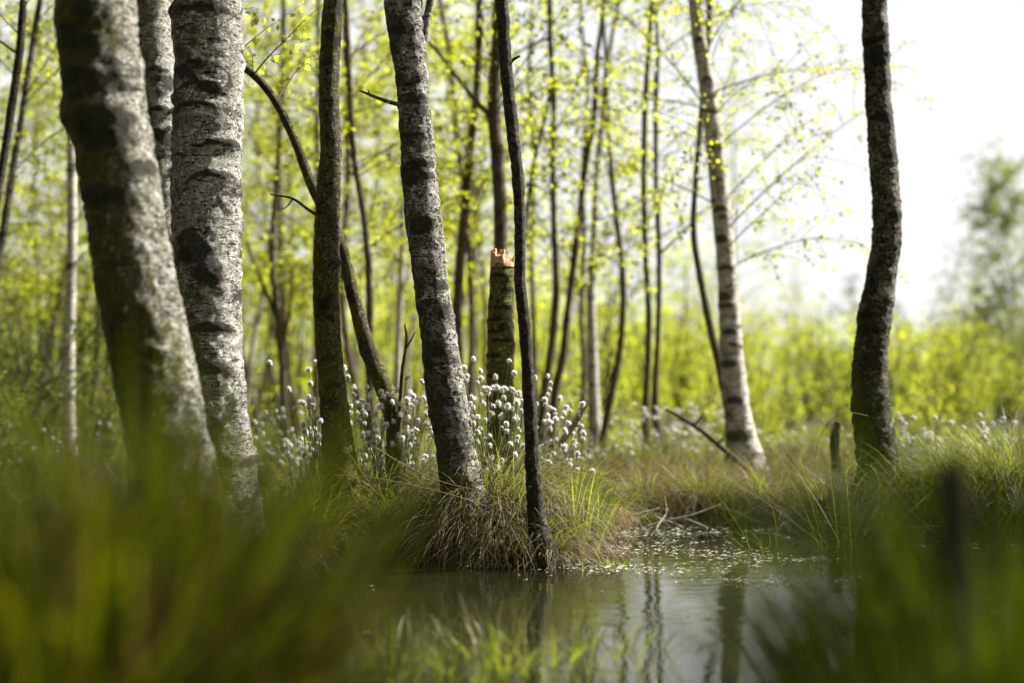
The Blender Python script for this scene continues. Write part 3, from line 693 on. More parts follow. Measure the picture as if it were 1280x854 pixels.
for (px, d, k) in spots:
    if px > 1000 and d < 20: d += 12
    o = bushes[k] if not ub[k] else copy_tree(bushes[k]); ub[k] = True
    x, y = ground_xy(px, d); s = random.uniform(0.75, 1.1)
    if px > 900: s *= random.choice((0.6, 0.75, 0.9, 1.25))
    o.location = (x, y, float(ground_z(x, y))); o.rotation_euler = (0, 0, random.uniform(0, 6.28)); o.scale = (s, s, s)
    tag(o, 'sunlit yellow-green birch bush, blurred in the thicket behind the bank', 'bush', 'bushes of the sunlit thicket')
for (px, d) in low:
    o = copy_tree(bushes[random.choice((1, 3))]); x, y = ground_xy(px, d); s = random.uniform(0.28, 0.5)
    o.location = (x, y, float(ground_z(x, y))); o.rotation_euler = (0, 0, random.uniform(0, 6.28)); o.scale = (s, s, s)
    tag(o, 'low yellow-green seedling bush among the cottongrass at the edge of the wood', 'bush', 'seedling bushes at the edge of the wood')
for i, (px, d, s, lab) in enumerate([(40, 11.5, 0.85, 'dark green bush low at the far left behind the stems'), (-60, 10, 0.8, 'dull green bush cut by the left edge of the frame'),
                                   (1262, 30, 1.15, 'darker green bush at the foot of the tall tree on the far right'), (1190, 40, 1.0, 'dull green bush left of the tall tree on the far right'),
 (20, 7.5, 0.45, 'low dull green bush behind the foot of the nearest birch'), (-20, 6.2, 0.40, 'low dull green bush at the left edge, nearest of the dull ones'), (110, 8.6, 0.42, 'small dull green bush between the nearest birch and the pale trunk'), (75, 9.8, 0.5, 'dull green bush at the foot of the pale trunk on the left')]):
    o = dbush if i == 0 else copy_tree(dbush)
    x, y = ground_xy(px, d); o.location = (x, y, float(ground_z(x, y))); o.scale = (s, s, s); o.rotation_euler = (0, 0, i * 1.7)
    tag(o, lab, 'bush')
t = proto_tree(61, 6.2, 'bark_stem', 170, 2.6, 0.06, 1.5, 'airy_tree', 'leaf_dull'); x, y = ground_xy(1266, 34); t.location = (x, y, 0.1)
tag(t, 'tall pale airy tree with hazy crown at the right edge of the frame', 'tree')
if 'group' in t: del t['group']
t = copy_tree(protos[0]); x, y = ground_xy(1000, 33); t.location = (x, y, 0.1); t.scale = (0.5, 0.5, 0.5); t.rotation_euler = (0, 0, 1)
tag(t, 'small airy young tree between the white-sided birch and the S-curved trunk', 'tree')
if 'group' in t: del t['group']

for i, (px, d, s_) in enumerate([(955, 34, .42), (1010, 44, .50), (1075, 38, .40), (1135, 46, .56), (1175, 36, .44), (1215, 48, .62), (1300, 40, .70), (905, 40, .5)]):
    t = copy_tree(protos[i % 5]); x, y = ground_xy(px, d); t.location = (x, y, 0.05); t.scale = (s_ * 1.25, s_ * 1.25, s_); t.rotation_euler = (0, 0, i * 1.3)
    tag(t, 'young birch standing above the bushes of the far thicket on the right', 'tree', 'young birches of the far thicket')
for i in range(16):
    px = random.choice([random.uniform(1000, 1400), random.uniform(-150, 200)]); d = random.uniform(24, 42) if px > 900 else random.uniform(10, 20); o = copy_tree(dbush); x, y = ground_xy(px, d); s_ = random.uniform(0.6, 1.3)
    o.location = (x, y, float(ground_z(x, y))); o.scale = (s_, s_, s_ * random.uniform(0.8, 1.2)); o.rotation_euler = (0, 0, random.uniform(0, 6.28))
    tag(o, 'dull dark green bush among the bright ones of the thicket', 'bush', 'dull bushes of the thicket')
def pine(label, px, d, h):
    rg = np.random.default_rng(int(px)); x, y = ground_xy(px, d); root = empty('pine_tree', (x, y, 0.05)); tag(root, label, 'pine')
    P = np.stack([np.zeros(20), np.zeros(20), np.linspace(-0.2, h, 20)], -1); rad = np.linspace(0.12, 0.03, 20)
    V, Fc, sc = trunk_mesh(P, rad, 8, 1.0, (), 0, 0); build('trunk', V, Fc, M['bark_brown'], root, attrs={'scar': sc})
    BP, br, TP, tr, LP = crown_parts(P, rad, 26, 0.55 * h, h, h * 0.28, rg, 0.2, 6, 0.06, (-0.1, 0.5), 0.1, 1.0)
    A = Acc(); A.add(*batch_tubes(BP, br, 4)); A.obj('branches', M['twig'], root)
    V, Fc = leaf_faces(LP, 0.16, -0.5, rg, 0.12); build('crown', V, Fc, M['needle'], root, smooth=False)
pine('distant dark pine with an open flat top, left of the S-curved trunk', 1066, 75, 6.8)
pine('lower distant pine right behind the S-curved trunk', 1122, 82, 5.9)
# far wood as one mass
rg = np.random.default_rng(77); LPs = []; A = Acc()
for i in range(150):
    ang = rg.uniform(-0.62, 0.62); d = rg.uniform(48, 95); x, y = math.tan(ang) * d, d
    h = rg.uniform(2.6, 4.8) * d / 60; w = h * rg.uniform(0.35, 0.6)
    if x < 6: h *= 1.6
    n = 700
    q = rg.normal(size=(n, 3)); q = unit(q) * rg.uniform(0.3, 1, (n, 1)) ** 0.5
    c = np.array([x, y, h * 0.5]); p = c + q * np.array([w, w, h * 0.5]) * (1 + 0.35 * vnoise(q * 2.3 + i))[:, None]
    LPs.append(p)
    st = np.array([[[x, y, -0.2], [x, y, h * 0.5], [x + 0.2, y, h * 0.9]]]); A.add(*batch_tubes(st, np.array([[0.09, 0.06, 0.02]]), 5))
V, Fc = leaf_faces(np.concatenate(LPs), 0.21, 0.3, rg); A2 = Acc(); A2.add(V, Fc)
tag(A2.obj('distant_wood', M['leaf_far'], smooth=False), 'yellow-green far-off wood closing the view across the bog', 'wood', kind='stuff')
tag(A.obj('distant_stems', M['twig']), 'thin far-off stems under the distant wood', 'stems', kind='stuff')

# ------------------------------------------------------------------ ground cover
def scatter(n, x0, x1, y0, y1, rg, minland=0.02, power=1.0):
    d = y0 + (y1 - y0) * rg.uniform(0, 1, n) ** power
    x = rg.uniform(x0, x1, n) * d
    ok = land(x, d) > minland
    x, d = x[ok], d[ok]
    return np.stack([x, d, ground_z(x, d) - 0.01], -1)
rg = np.random.default_rng(8)
def cover(name, label, mat, n, y0, y1, L, w, a0, cv, power=1.6, x0=-0.46, x1=0.46, keep=None, patch=2.2, seed=0):
    rg = np.random.default_rng(seed)
    B = scatter(n, x0, x1, y0, y1, rg, 0.03, power)
    pn = vnoise(B * np.array([patch, patch, 0]) + seed * 3.3)
    B = B[pn > rg.uniform(-0.9, 0.5, len(B))]
    if keep is not None: B = B[keep(B)]
    N = len(B); dist = B[:, 1]
    V, Fc = blades(B, rg.uniform(0, 6.28, N), rg.uniform(*L, N), rg.uniform(*a0, N), rg.uniform(*cv, N), rg.uniform(*w, N) * np.clip(dist / 6, 0.9, 2.2), 5, 0.6, rg)
    tag(build(name, V, Fc, mat, smooth=False), label, 'grass', kind='stuff')
cover('grass', 'green bog grass covering the bank', M['grass'], 70000, 3.2, 17, (0.04, 0.13), (0.002, 0.0036), (0.0, 0.9), (0.4, 1.8), seed=1)
cover('dry_grass', 'bleached dead grass lying over the bank', M['straw'], 60000, 3.4, 15, (0.07, 0.20), (0.0018, 0.0034), (0.3, 1.2), (0.5, 1.6), seed=2)
cover('meadow_grass', 'pale yellow-green grass of the open bog behind the bank', M['fresh'], 16000, 7.5, 18, (0.10, 0.24), (0.002, 0.0036), (0.0, 0.7), (0.2, 1.5), 1.2, seed=6)
cover('rusty_grass', 'rust-brown dry grass along the far shore', M['rust'], 30000, 4.9, 10.5, (0.07, 0.22), (0.002, 0.0036), (0.0, 0.8), (0.2, 1.3), x0=0.03, x1=0.42, seed=3)
# left bank near the camera
cover('bank_grass', 'green grass on the near left bank', M['near_grass'], 12000, 1.9, 4.6, (0.06, 0.18), (0.002, 0.004), (0.0, 0.6), (0.3, 1.5), 1.0, -0.44, -0.06, seed=4)

# ------------------------------------------------------------------ tussocks
def mound(cx, cy, R_, h, seed):
    n1, n2 = 14, 26
    t = np.linspace(0, 1, n1)[:, None]; th = np.arange(n2)[None, :] * 2 * math.pi / n2
    r = R_ * np.sin(t * math.pi / 2) ** 0.8; z = h * np.cos(t * math.pi / 2) - 0.06 * t
    X = r * np.cos(th); Y = r * np.sin(th); Z = z + 0 * th
    nz = 1 + 0.16 * vnoise(np.stack([X * 14 + seed, Y * 14, Z * 14], -1))
    V = np.stack([cx + X * nz, cy + Y * nz, Z * nz], -1).reshape(-1, 3)
    i = (np.arange(n1 - 1) * n2)[:, None]; k = np.arange(n2)[None, :]; k2 = (k + 1) % n2
    return V, [np.stack([i + k, i + n2 + k, i + n2 + k2, i + k2], -1).reshape(-1, 4)]
def tussock(name, label, cx, cy, R_, h, n_green, n_dead, L=(0.16, 0.32), w=(0.0016, 0.0030), a0=(0.1, 0.8), cv=(0.7, 2.2), mat='grass', seed=0, cat='grass tussock', group=None, z0=None, dead_mat='straw', has_mound=True, Ld=None):
    rg = np.random.default_rng(seed + 100)
    gz = float(ground_z(cx, cy)); gz = max(gz, -0.02) if z0 is None else z0
    loc = np.array([cx, cy, gz]); root = empty(name, loc); tag(root, label, cat, group)
    if has_mound:
        V, Fc = mound(cx, cy, R_, h, seed); V[:, 2] += gz; build('peat_core', V, Fc, M['peat'], root, loc=loc)
    def field(n, low, LL):
        th = rg.uniform(0, 6.28, n); q = rg.uniform(0, 1, n) ** (0.5 if not low else 0.35)
        b = np.stack([cx + np.cos(th) * R_ * 0.95 * q, cy + np.sin(th) * R_ * 0.95 * q, gz + h * np.sqrt(np.clip(1 - q ** 2, 0, 1)) - 0.015], -1)
        az = th + rg.normal(size=n) * 0.5
        aa = rg.uniform(*a0, n) + q * (0.35 if not low else 0.8); c = rg.uniform(*cv, n) * (1 if not low else 1.25)
        return blades(b, az, rg.uniform(*LL, n), aa, c, rg.uniform(*w, n), 7, 0.7, rg, 2.9)
    if n_green: V, Fc = field(n_green, False, L); build('blades', V, Fc, M[mat], root, loc=loc, smooth=False)
    if n_dead:
        V, Fc = field(n_dead, True, Ld or (L[0] * 0.7, L[1] * 0.9)); build('dead_blades', V, Fc, M[dead_mat], root, loc=loc, smooth=False)
    return root, loc

# ---- cottongrass
def head_mesh(seed):
    rg = np.random.default_rng(seed); A = Acc()
    n = 420
    d = unit(rg.normal(size=(n, 3))); d[:, 2] = np.where(d[:, 2] < -0.6, -d[:, 2], d[:, 2])
    el = np.array([0.0085, 0.0085, 0.0105]) * rg.uniform(0.75, 1.12, (n, 1))
    wind = unit(rg.normal(size=3)) * np.array([1, 1, 0.4]) * 0.0035
    el = el * np.where(rg.uniform(size=(n, 1)) < 0.18, rg.uniform(1.1, 1.5, (n, 1)), 1)
    tip = d * el * rg.uniform(0.85, 1.1, 3) + wind * rg.uniform(0, 1, (n, 1)) + rg.normal(size=(n, 3)) * 0.0012
    s = unit(np.cross(d, rg.normal(size=(n, 3)))) * 0.0011
    root_ = d * np.array([0.002, 0.002, 0.003])
    V = np.stack([root_ - s, root_ + s, tip], 1).reshape(-1, 3); A.add(V, [np.arange(n * 3).reshape(n, 3)])
    # soft inner ball
    a, b = 7, 10; t = np.linspace(0.05, math.pi - 0.05, a)[:, None]; th = np.arange(b)[None] * 2 * math.pi / b
    X = np.sin(t) * np.cos(th); Y = np.sin(t) * np.sin(th); Z = np.cos(t) + 0 * th
    nn = 1 + 0.2 * vnoise(np.stack([X, Y, Z], -1) * 2.7 + seed)
    V = (np.stack([X * 0.0062, Y * 0.0062, Z * 0.008], -1) * nn[..., None]).reshape(-1, 3)
    i = (np.arange(a - 1) * b)[:, None]; k = np.arange(b)[None]; k2 = (k + 1) % b
    A.add(V, [np.stack([i + k, i + b + k, i + b + k2, i + k2], -1).reshape(-1, 4)])
    nc = sum(len(f) for f in A.F)
    for q in range(9):       # brown papery scales holding the tuft
        an = q * 0.7 + rg.uniform(-0.2, 0.2); ca, sa = math.cos(an), math.sin(an); u_ = np.array([ca, sa, 0]); v_ = np.array([-sa, ca, 0])
        b0 = np.array([0, 0, -0.0095]); A.add(np.array([b0 - v_ * 0.0012, b0 + v_ * 0.0012, b0 + u_ * 0.0058 + v_ * 0.0014 + [0, 0, 0.008], b0 + u_ * 0.0058 - v_ * 0.0014 + [0, 0, 0.008]]), [np.array([[0, 1, 2, 3]])])
    o = A.obj('cotton_head', M['cotton'], smooth=True); o.data.materials.append(M['calyx'])
    mi = np.zeros(len(o.data.polygons), np.int32); mi[nc:] = 1; o.data.polygons.foreach_set('material_index', mi)
    return o
head_protos = [head_mesh(s) for s in range(5)]
head_first = [True] * 5
def stalk_to(root, loc, base, tip, rg, size):
    """one flower stalk with its cotton head, from the tussock to tip"""
    base, tip = np.array(base), np.array(tip)
    c = base * 0.5 + tip * 0.5; c[:2] = base[:2] * 0.75 + tip[:2] * 0.25
    t = np.linspace(0, 1, 9)[:, None]
    P = (1 - t) ** 2 * base + 2 * t * (1 - t) * c + t ** 2 * tip
    V, Fc = batch_tubes(P[None], (np.linspace(0.0012, 0.0008, 9) * min(max(tip[1] / 5, 1), 1.6))[None], 4)
    # brown scales under the head
    end = unit(P[-1] - P[-2]); e = tip + end * 0.001
    st = build('flower_stalk', V - tip, Fc, M['stalk'], root, smooth=True)
    st.location = tip - loc
    k = rg.integers(0, 5)
    if head_first[k]: h = head_protos[k]; head_first[k] = False
    else: h = head_protos[k].copy(); COL.objects.link(h)
    h.parent = st
    h.location = tuple(end * 0.006 * size)
    tl = Vector(end).to_track_quat('Z', 'Y').to_euler()
    h.rotation_euler = (tl.x + rg.normal() * 0.35, tl.y + rg.normal() * 0.35, rg.uniform(0, 6.28))
    s = size * rg.uniform(0.85, 1.15); h.scale = (s * rg.uniform(0.85, 1.1), s * rg.uniform(0.85, 1.1), s * rg.uniform(0.9, 1.25))
def heads(root, loc, pix, d, R_, h, rg, size=1.0, dj=0.16):
    for (px, py) in pix:
        dd = d + rg.uniform(-dj, dj); tip = at(px, py, dd)
        th = rg.uniform(0, 6.28); q = R_ * 0.6 * math.sqrt(rg.uniform())
        b = np.array([loc[0] * 0.62 + tip[0] * 0.38 + math.cos(th) * q * 0.5, loc[1] + math.sin(th) * q, loc[2] + h * 0.5])
        b[0] = np.clip(b[0], loc[0] - R_, loc[0] + R_)
        stalk_to(root, loc, b, tip, rg, size)
rg = np.random.default_rng(5)
cA = [(190,65),(258,78),(267,107),(123,130),(176,116),(196,130),(172,148),(158,163),(184,163),(181,172),(188,200),(158,218),(196,245),(208,220),(188,296)]
cB = [(285,128),(283,143),(306,158),(316,123),(323,141),(276,170),(352,136),(368,142),(378,160),(351,173),(316,168),(296,205),(275,213),(340,190),(384,205),(408,180),(415,210),(415,155),(437,150),(443,165),(456,112),(460,190),(461,215),(440,205),(394,243),(368,243),(338,232),(352,235),(318,240),(305,245),(320,265),(343,268),(420,255),(440,265),(430,250),(460,295),(453,318),(425,317),(395,315),(326,330),(370,275),(300,280),(478,245),(415,290),(350,310)]
cC = [(565,96),(597,85),(590,112),(608,130),(616,138),(635,100),(640,125),(660,128),(685,140),(686,160),(655,150),(665,170),(700,160),(762,97),(755,155),(576,150),(580,175),(515,160),(540,165),(517,210),(565,205),(590,200),(598,228),(590,260),(625,190),(640,165),(650,195),(688,200),(690,230),(685,260),(672,265),(663,235),(625,300),(635,322),(652,325),(620,270),(605,350),(635,362),(610,330),(655,175),(675,180),(700,185),(580,215),(575,165),(530,120),(538,105)]
cD = [(745,285),(760,265),(775,260),(790,300),(770,312),(797,322),(820,316),(838,328),(805,190),(808,175),(785,205),(815,213),(838,190),(805,272),(780,290),(800,335),(762,355),(752,270),(788,296)]
cv_ = lambda L_: [(300 + a / 1.986, 424 + b / 1.986) for a, b in L_]
def more(L_, n, sd):
    r0_ = np.random.default_rng(sd); q = np.array(L_)
    e = q[r0_.integers(0, len(q), n)] + r0_.normal(size=(n, 2)) * np.array([19, 14]); return list(L_) + [tuple(v) for v in e]
def cot(label, px, d, R_, h, ng, nd, pix, seed, size=1.0, dj=0.16, **k):
    x, y = ground_xy(px, d)
    root, loc = tussock('cottongrass_tussock', label, x, y, R_, h, ng, nd, seed=seed, cat='cottongrass', **k)
    heads(root, loc, pix, d, R_, h, np.random.default_rng(seed), size, dj)
    return root
cot('small cottongrass tussock with a few white heads at the foot of the mossy upright trunk', 400, 4.75, 0.13, 0.12, 500, 260, more(cv_(cA), 12, 1), 1, 1.1)
cot('cottongrass tussock full of white heads between mossy trunk and central birch', 478, 4.85, 0.22, 0.14, 1500, 700, more(cv_(cB), 52, 2), 2, 1.05)
cot('big drooping cottongrass tussock at the water, round the foot of the central birch', 620, 4.62, 0.23, 0.20, 1100, 2600, more(cv_(cC), 51, 3), 3, 1.05, L=(0.18, 0.36), Ld=(0.2, 0.36))
cot('cottongrass tussock with heads leaning right, beside the grey driftwood stick', 712, 4.95, 0.14, 0.16, 800, 420, more(cv_(cD), 22, 4), 4, 1.12)
rgq = np.random.default_rng(19)
def pq(n, x0, x1, y0, y1): return [(rgq.uniform(x0, x1), y0 + (y1 - y0) * rgq.uniform() ** 0.9) for _ in range(n)]
cot('white-headed cottongrass clump seen just behind the left edge of the central birch', 520, 5.25, 0.2, 0.12, 500, 200, pq(60, 470, 560, 490, 585), 14, 1.0)
cot('white-headed cottongrass clump right of the central birch, behind the snapped trunk', 655, 5.4, 0.2, 0.12, 500, 200, pq(70, 590, 730, 485, 580), 15, 1.0)
cot('cottongrass clump close behind the mossy upright trunk', 425, 5.3, 0.2, 0.12, 500, 200, pq(50, 375, 470, 490, 590), 16, 1.0)
rgp = np.random.default_rng(9)
def pxs(n, x0, x1, y0, y1): return [(rgp.uniform(x0, x1), y0 + (y1 - y0) * rgp.uniform() ** 0.8) for _ in range(n)]
cot('blurred patch of cottongrass behind the gap right of the thick white trunk', 352, 6.6, 0.3, 0.12, 500, 260, pxs(75, 318, 392, 508, 585), 5, 1.2, 0.45)
cot('pale cottongrass clump beyond the gap between dark stem and bent stem', 745, 7.6, 0.3, 0.12, 500, 240, pxs(30, 700, 790, 508, 575), 6, 1.2, 0.45)
cot('blurred cottongrass patch under the pair of pole-like stems', 818, 8.4, 0.35, 0.12, 600, 260, pxs(85, 775, 870, 505, 570), 7, 1.2, 0.45)
cot('blurred cottongrass patch left of the white-sided birch foot', 868, 9.2, 0.35, 0.12, 500, 240, pxs(75, 830, 915, 512, 572), 8, 1.2, 0.45)
cot('sparse cottongrass between the white-sided birch and the S-curved trunk', 990, 8.8, 0.4, 0.12, 500, 240, pxs(60, 940, 1075, 535, 588), 9, 1.2, 0.45)
cot('cottongrass clump just right of the S-curved trunk', 1140, 7.0, 0.3, 0.16, 500, 240, pxs(44, 1112, 1185, 518, 575), 10, 1.2, 0.45)
cot('cottongrass at the right edge of the frame on the far bank', 1240, 6.6, 0.3, 0.16, 500, 240, pxs(20, 1185, 1290, 512, 560), 11, 1.2, 0.45)
cot('faint cottongrass far left behind the thick mossy birch', 60, 7.6, 0.4, 0.14, 500, 240, pxs(18, 0, 135, 520, 580), 12, 1.2, 0.45)
# ---- other tussocks on the shore
T = lambda label, px, d, R_, h, ng, nd, seed, **k: tussock('grass_tussock', label, *ground_xy(px, d), R_, h, ng, nd, seed=seed, **k)
T('low shaggy grass tussock at the water left of the central birch', 505, 4.72, 0.16, 0.10, 600, 800, 21, L=(0.14, 0.28))
T('pale drooping tussock behind the blurred foreground, left of the mossy trunk', 370, 4.6, 0.2, 0.12, 900, 700, 22)
T('green tussock at the foot of the thick white trunk', 300, 4.2, 0.2, 0.12, 900, 400, 23, mat='near_grass')
T('small tussock against the foot of the dark sinuous stem', 678, 4.36, 0.09, 0.09, 250, 420, 24, L=(0.12, 0.26))
T('bright green upright sedge clump in the water right of the dark stem', 714, 4.62, 0.09, 0.01, 130, 10, 25, L=(0.16, 0.34), w=(0.004, 0.008), a0=(0.0, 0.18), cv=(0.0, 0.5), mat='fresh', has_mound=False)
T('rusty tussock on the shore left of the fallen branch', 800, 5.95, 0.2, 0.05, 160, 800, 26, dead_mat='rust')
T('mossy rust-coloured tussock on the shore under the fallen branch', 880, 5.9, 0.2, 0.05, 180, 800, 27, dead_mat='rust')
T('green-brown tussock on the shore below the white-sided birch', 960, 5.85, 0.22, 0.05, 220, 800, 28, dead_mat='rust')
T('straw tussock on the shore left of the S-curved trunk', 1035, 5.55, 0.2, 0.06, 250, 900, 29, dead_mat='rust', L=(0.18, 0.38))
T('tussock hugging the foot of the S-curved trunk', 1110, 5.45, 0.2, 0.08, 260, 900, 30)
T('dark shaggy tussock on the shore right of the S-curved trunk', 1185, 5.4, 0.22, 0.12, 800, 500, 31)
T('tall grass tussock on the shore at the right edge of the frame', 1265, 5.3, 0.25, 0.2, 900, 400, 32, L=(0.22, 0.42))
T('sparse tall sedge with long thin leaning blades left of the S-curved trunk', 1055, 4.9, 0.10, 0.02, 20, 26, 33, L=(0.45, 0.8), w=(0.0009, 0.0016), a0=(0.0, 0.5), cv=(0.1, 0.8), has_mound=False)
T('low bent sedge standing in the water below the white-sided birch', 960, 4.7, 0.10, 0.0, 16, 26, 34, L=(0.2, 0.4), w=(0.0012, 0.002), a0=(0.2, 0.9), cv=(0.2, 1.0), has_mound=False)
T('small yellow-green moss cushion floating just off the tussock', 768, 4.36, 0.055, 0.012, 420, 60, 51, L=(0.01, 0.035), w=(0.002, 0.004), a0=(0.2, 1.2), cv=(0.1, 0.8), mat='grass', z0=0.0)
# ---- blurred grass close to the camera
FG = dict(mat='near_grass', dead_mat='near_dead')
T('large dark grass tussock filling the blurred lower left foreground', 55, 1.25, 0.24, 0.24, 1900, 1500, 41, L=(0.16, 0.34), w=(0.003, 0.008), a0=(0.0, 0.5), cv=(0.1, 1.5), **FG)
T('blurred green tussock at the left edge, nearest the camera', -95, 1.0, 0.16, 0.18, 900, 600, 42, L=(0.10, 0.22), w=(0.003, 0.007), a0=(0.0, 0.5), cv=(0.1, 1.5), **FG)
T('blurred beige dead grass low in the bottom left foreground', 175, 1.12, 0.10, 0.10, 30, 260, 53, L=(0.14, 0.26), Ld=(0.10, 0.22), w=(0.003, 0.006), a0=(0.0, 0.5), cv=(0.1, 1.4), mat='near_grass', dead_mat='straw')
T('tall thin blurred green blades rising in front of the foot of the nearest birch', 185, 1.45, 0.14, 0.20, 900, 260, 47, L=(0.26, 0.44), w=(0.003, 0.006), a0=(0.0, 0.25), cv=(0.0, 0.6), **FG)
T('yellow-green blurred grass spilling right from the large foreground tussock', 275, 1.6, 0.13, 0.12, 600, 260, 43, L=(0.10, 0.24), w=(0.003, 0.006), a0=(0.0, 0.6), cv=(0.1, 1.4), mat='grass', dead_mat='near_dead')
T('thin fresh grass blades standing in the water at the bottom centre', 668, 2.80, 0.28, 0.0, 150, 14, 44, L=(0.05, 0.16), w=(0.002, 0.005), a0=(0.0, 0.6), cv=(0.1, 1.1), mat='grass', has_mound=False, z0=0.0)
T('fresh blurred grass blades in the water at the bottom, left of centre', 500, 2.65, 0.26, 0.0, 190, 16, 49, L=(0.06, 0.17), w=(0.002, 0.005), a0=(0.0, 0.6), cv=(0.1, 1.1), mat='grass', has_mound=False, z0=0.0)
T('blurred low green grass in the bottom right foreground', 1000, 1.2, 0.14, 0.04, 700, 200, 45, L=(0.14, 0.28), w=(0.003, 0.006), a0=(0.0, 0.4), cv=(0.1, 1.0), z0=0.0, **FG)
T('tall dark blurred grass clump at the right edge of the foreground', 1250, 1.35, 0.18, 0.16, 1300, 420, 46, L=(0.20, 0.46), w=(0.003, 0.006), a0=(0.0, 0.3), cv=(0.0, 0.9), z0=0.0, mat='deep_grass', dead_mat='near_dead')
T('short blurred grass in front of the black dead stem, bottom right', 1175, 0.85, 0.11, 0.10, 800, 160, 48, L=(0.16, 0.32), w=(0.003, 0.006), a0=(0.0, 0.4), cv=(0.1, 1.0), z0=0.0, mat='deep_grass', dead_mat='near_dead')

# ------------------------------------------------------------------ wood lying and standing about
def stick(name, label, pts, d, mat, cat, side=(), rough=1.2, knobs=5, ns=12):
    def path(pp): return np.array([[*at(p[0], p[1], p[3] if len(p) > 3 else d), p[2] / 2 / F * (p[3] if len(p) > 3 else d)] for p in pp])
    q = catmull(path(pts), 60); loc = q[0, :3].copy(); root = empty(name, loc); tag(root, label, cat)
    V, Fc, sc = trunk_mesh(q[:, :3], np.maximum(q[:, 3], 0.001), ns, rough, (), knobs, -9, 0)
    build('shaft', V, Fc, M[mat], root, attrs={'scar': sc}, loc=loc)
    for s_ in side:
        q = catmull(path(s_), 14); V, Fc, sc = trunk_mesh(q[:, :3], np.maximum(q[:, 3], 0.0008), 8, 1, (), 1, -9, 0)
        build('side_twig', V, Fc, M[mat], root, attrs={'scar': sc}, loc=loc)
stick('fallen_branch', 'bare dark fallen branch slanting down to the foot of the white-sided birch', [(834,512,4,6.7),(855,524,5,6.8),(880,541,6,6.9),(905,562,7,7.0),(925,579,8,7.1),(944,598,9,7.2)], 7, 'twig', 'branch',
      [[(868,532,3,6.85),(876,522,2,6.85),(880,514,1,6.85)],[(896,555,3,6.95),(905,548,2,6.9)]])
stick('fallen_branch', 'dark crooked branch lying low across the far bank', [(718,584,5,6.2),(745,592,6,6.25),(775,600,7,6.3),(800,604,7,6.3),(818,614,6,6.2),(860,612,4,6.2),(905,606,2,6.3)], 6.2, 'rot_wood', 'branch',
      [[(806,605,5,6.3),(818,618,4,6.2),(824,632,3,6.1)],[(860,612,3,6.2),(856,590,2,6.2),(858,572,1,6.2)]])
stick('driftwood_stick', 'bleached grey stick leaning out of the cottongrass beside the dark stem', [(700,556,8,5.2),(712,538,8,5.15),(722,522,8,5.1),(731,506,7,5.05),(735,500,5,5.05)], 5.1, 'driftwood', 'stick')
stick('rotten_stump', 'rotten dark post stub standing in the rusty grass between the two right trees', [(1046,610,15,6.6),(1046,580,14,6.6),(1044,552,13,6.6),(1047,528,10,6.6)], 6.6, 'bark_moss', 'stump')
stick('thin_upright_twig', 'bare dark upright twig just left of the central birch', [(498,540,4,4.9),(500,500,4,4.9),(503,460,4,4.9),(508,425,3,4.9),(506,405,2,4.9)], 4.9, 'twig', 'twig', [[(506,438,2.5,4.9),(514,425,2,4.9),(519,415,1.2,4.9)]])
stick('dead_stump', 'black blurred dead stem standing in the water in the right foreground', [(1178,960,58,1.1),(1184,800,54,1.1),(1186,720,48,1.1),(1194,640,40,1.1),(1190,596,32,1.1),(1199,570,18,1.1)], 1.1, 'stub', 'stump', rough=3.0, ns=24)
T('dark blurred grass blades standing close round the black dead stem', 1200, 1.12, 0.06, 0.05, 190, 60, 52, L=(0.26, 0.44), w=(0.003, 0.007), a0=(0.0, 0.2), cv=(0.0, 0.6), mat='deep_grass', dead_mat='near_dead', z0=0.0)
rgt = np.random.default_rng(4); tw0 = None
for k in range(40):
    px = rgt.choice([rgt.uniform(440, 560), rgt.uniform(745, 1180)]); x, d = ground_xy(px, 4.6)
    for d in np.arange(4.2, 7, 0.03):
        x = (px - 640) / F * d
        if land(np.array(x), np.array(d)) > -0.04 + rgt.uniform(0, 1) ** 2 * 0.7: break
    if tw0 is None:
        q = np.array([[-0.16, 0, 0.005, 0.005], [-0.05, 0.02, 0.02, 0.0045], [0.05, 0.0, 0.015, 0.0035], [0.17, 0.025, 0.03, 0.0015]]); q = catmull(q, 30)
        V, Fc, sc = trunk_mesh(q[:, :3] + 0, q[:, 3], 8, 1.2, (), 2, -9, 0); o = tw0 = build('shore_twig', V, Fc, M['driftwood'], attrs={'scar': sc})
    else: o = tw0.copy(); COL.objects.link(o)
    o.location = (x, d, max(float(ground_z(x, d)), 0) + 0.02); o.rotation_euler = (rgt.normal() * 0.2, -abs(rgt.normal()) * 0.3, rgt.uniform(0, 6.28)); s_ = rgt.uniform(0.5, 1.3); o.scale = (s_, s_, s_)
    tag(o, 'short bleached dead twig lying at the edge of the water', 'twig', "dead twigs along the water's edge")
# rotten log end by the water
def log_end():
    p0, p1 = at(712, 640, 5.25), at(752, 652, 5.35); p0[2] = max(p0[2], 0.08)
    rows = np.array([[*p0, 0.05], [*(p0 * .6 + p1 * .4), 0.062], [*p1, 0.058], [*(p1 + np.array([0.12, 0.3, -0.03])), 0.05]])
    q = catmull(rows, 60); loc = q[0, :3].copy()
    V, Fc, sc = trunk_mesh(q[:, :3], q[:, 3], 26, 3.0, (), 10, -9, 0)
    root = empty('rotten_log', loc); tag(root, 'broken orange-brown rotten log end on the shore right of the sedge clump', 'log')
    build('log', V, Fc, M['rot_wood'], root, attrs={'scar': sc}, loc=loc)
log_end()
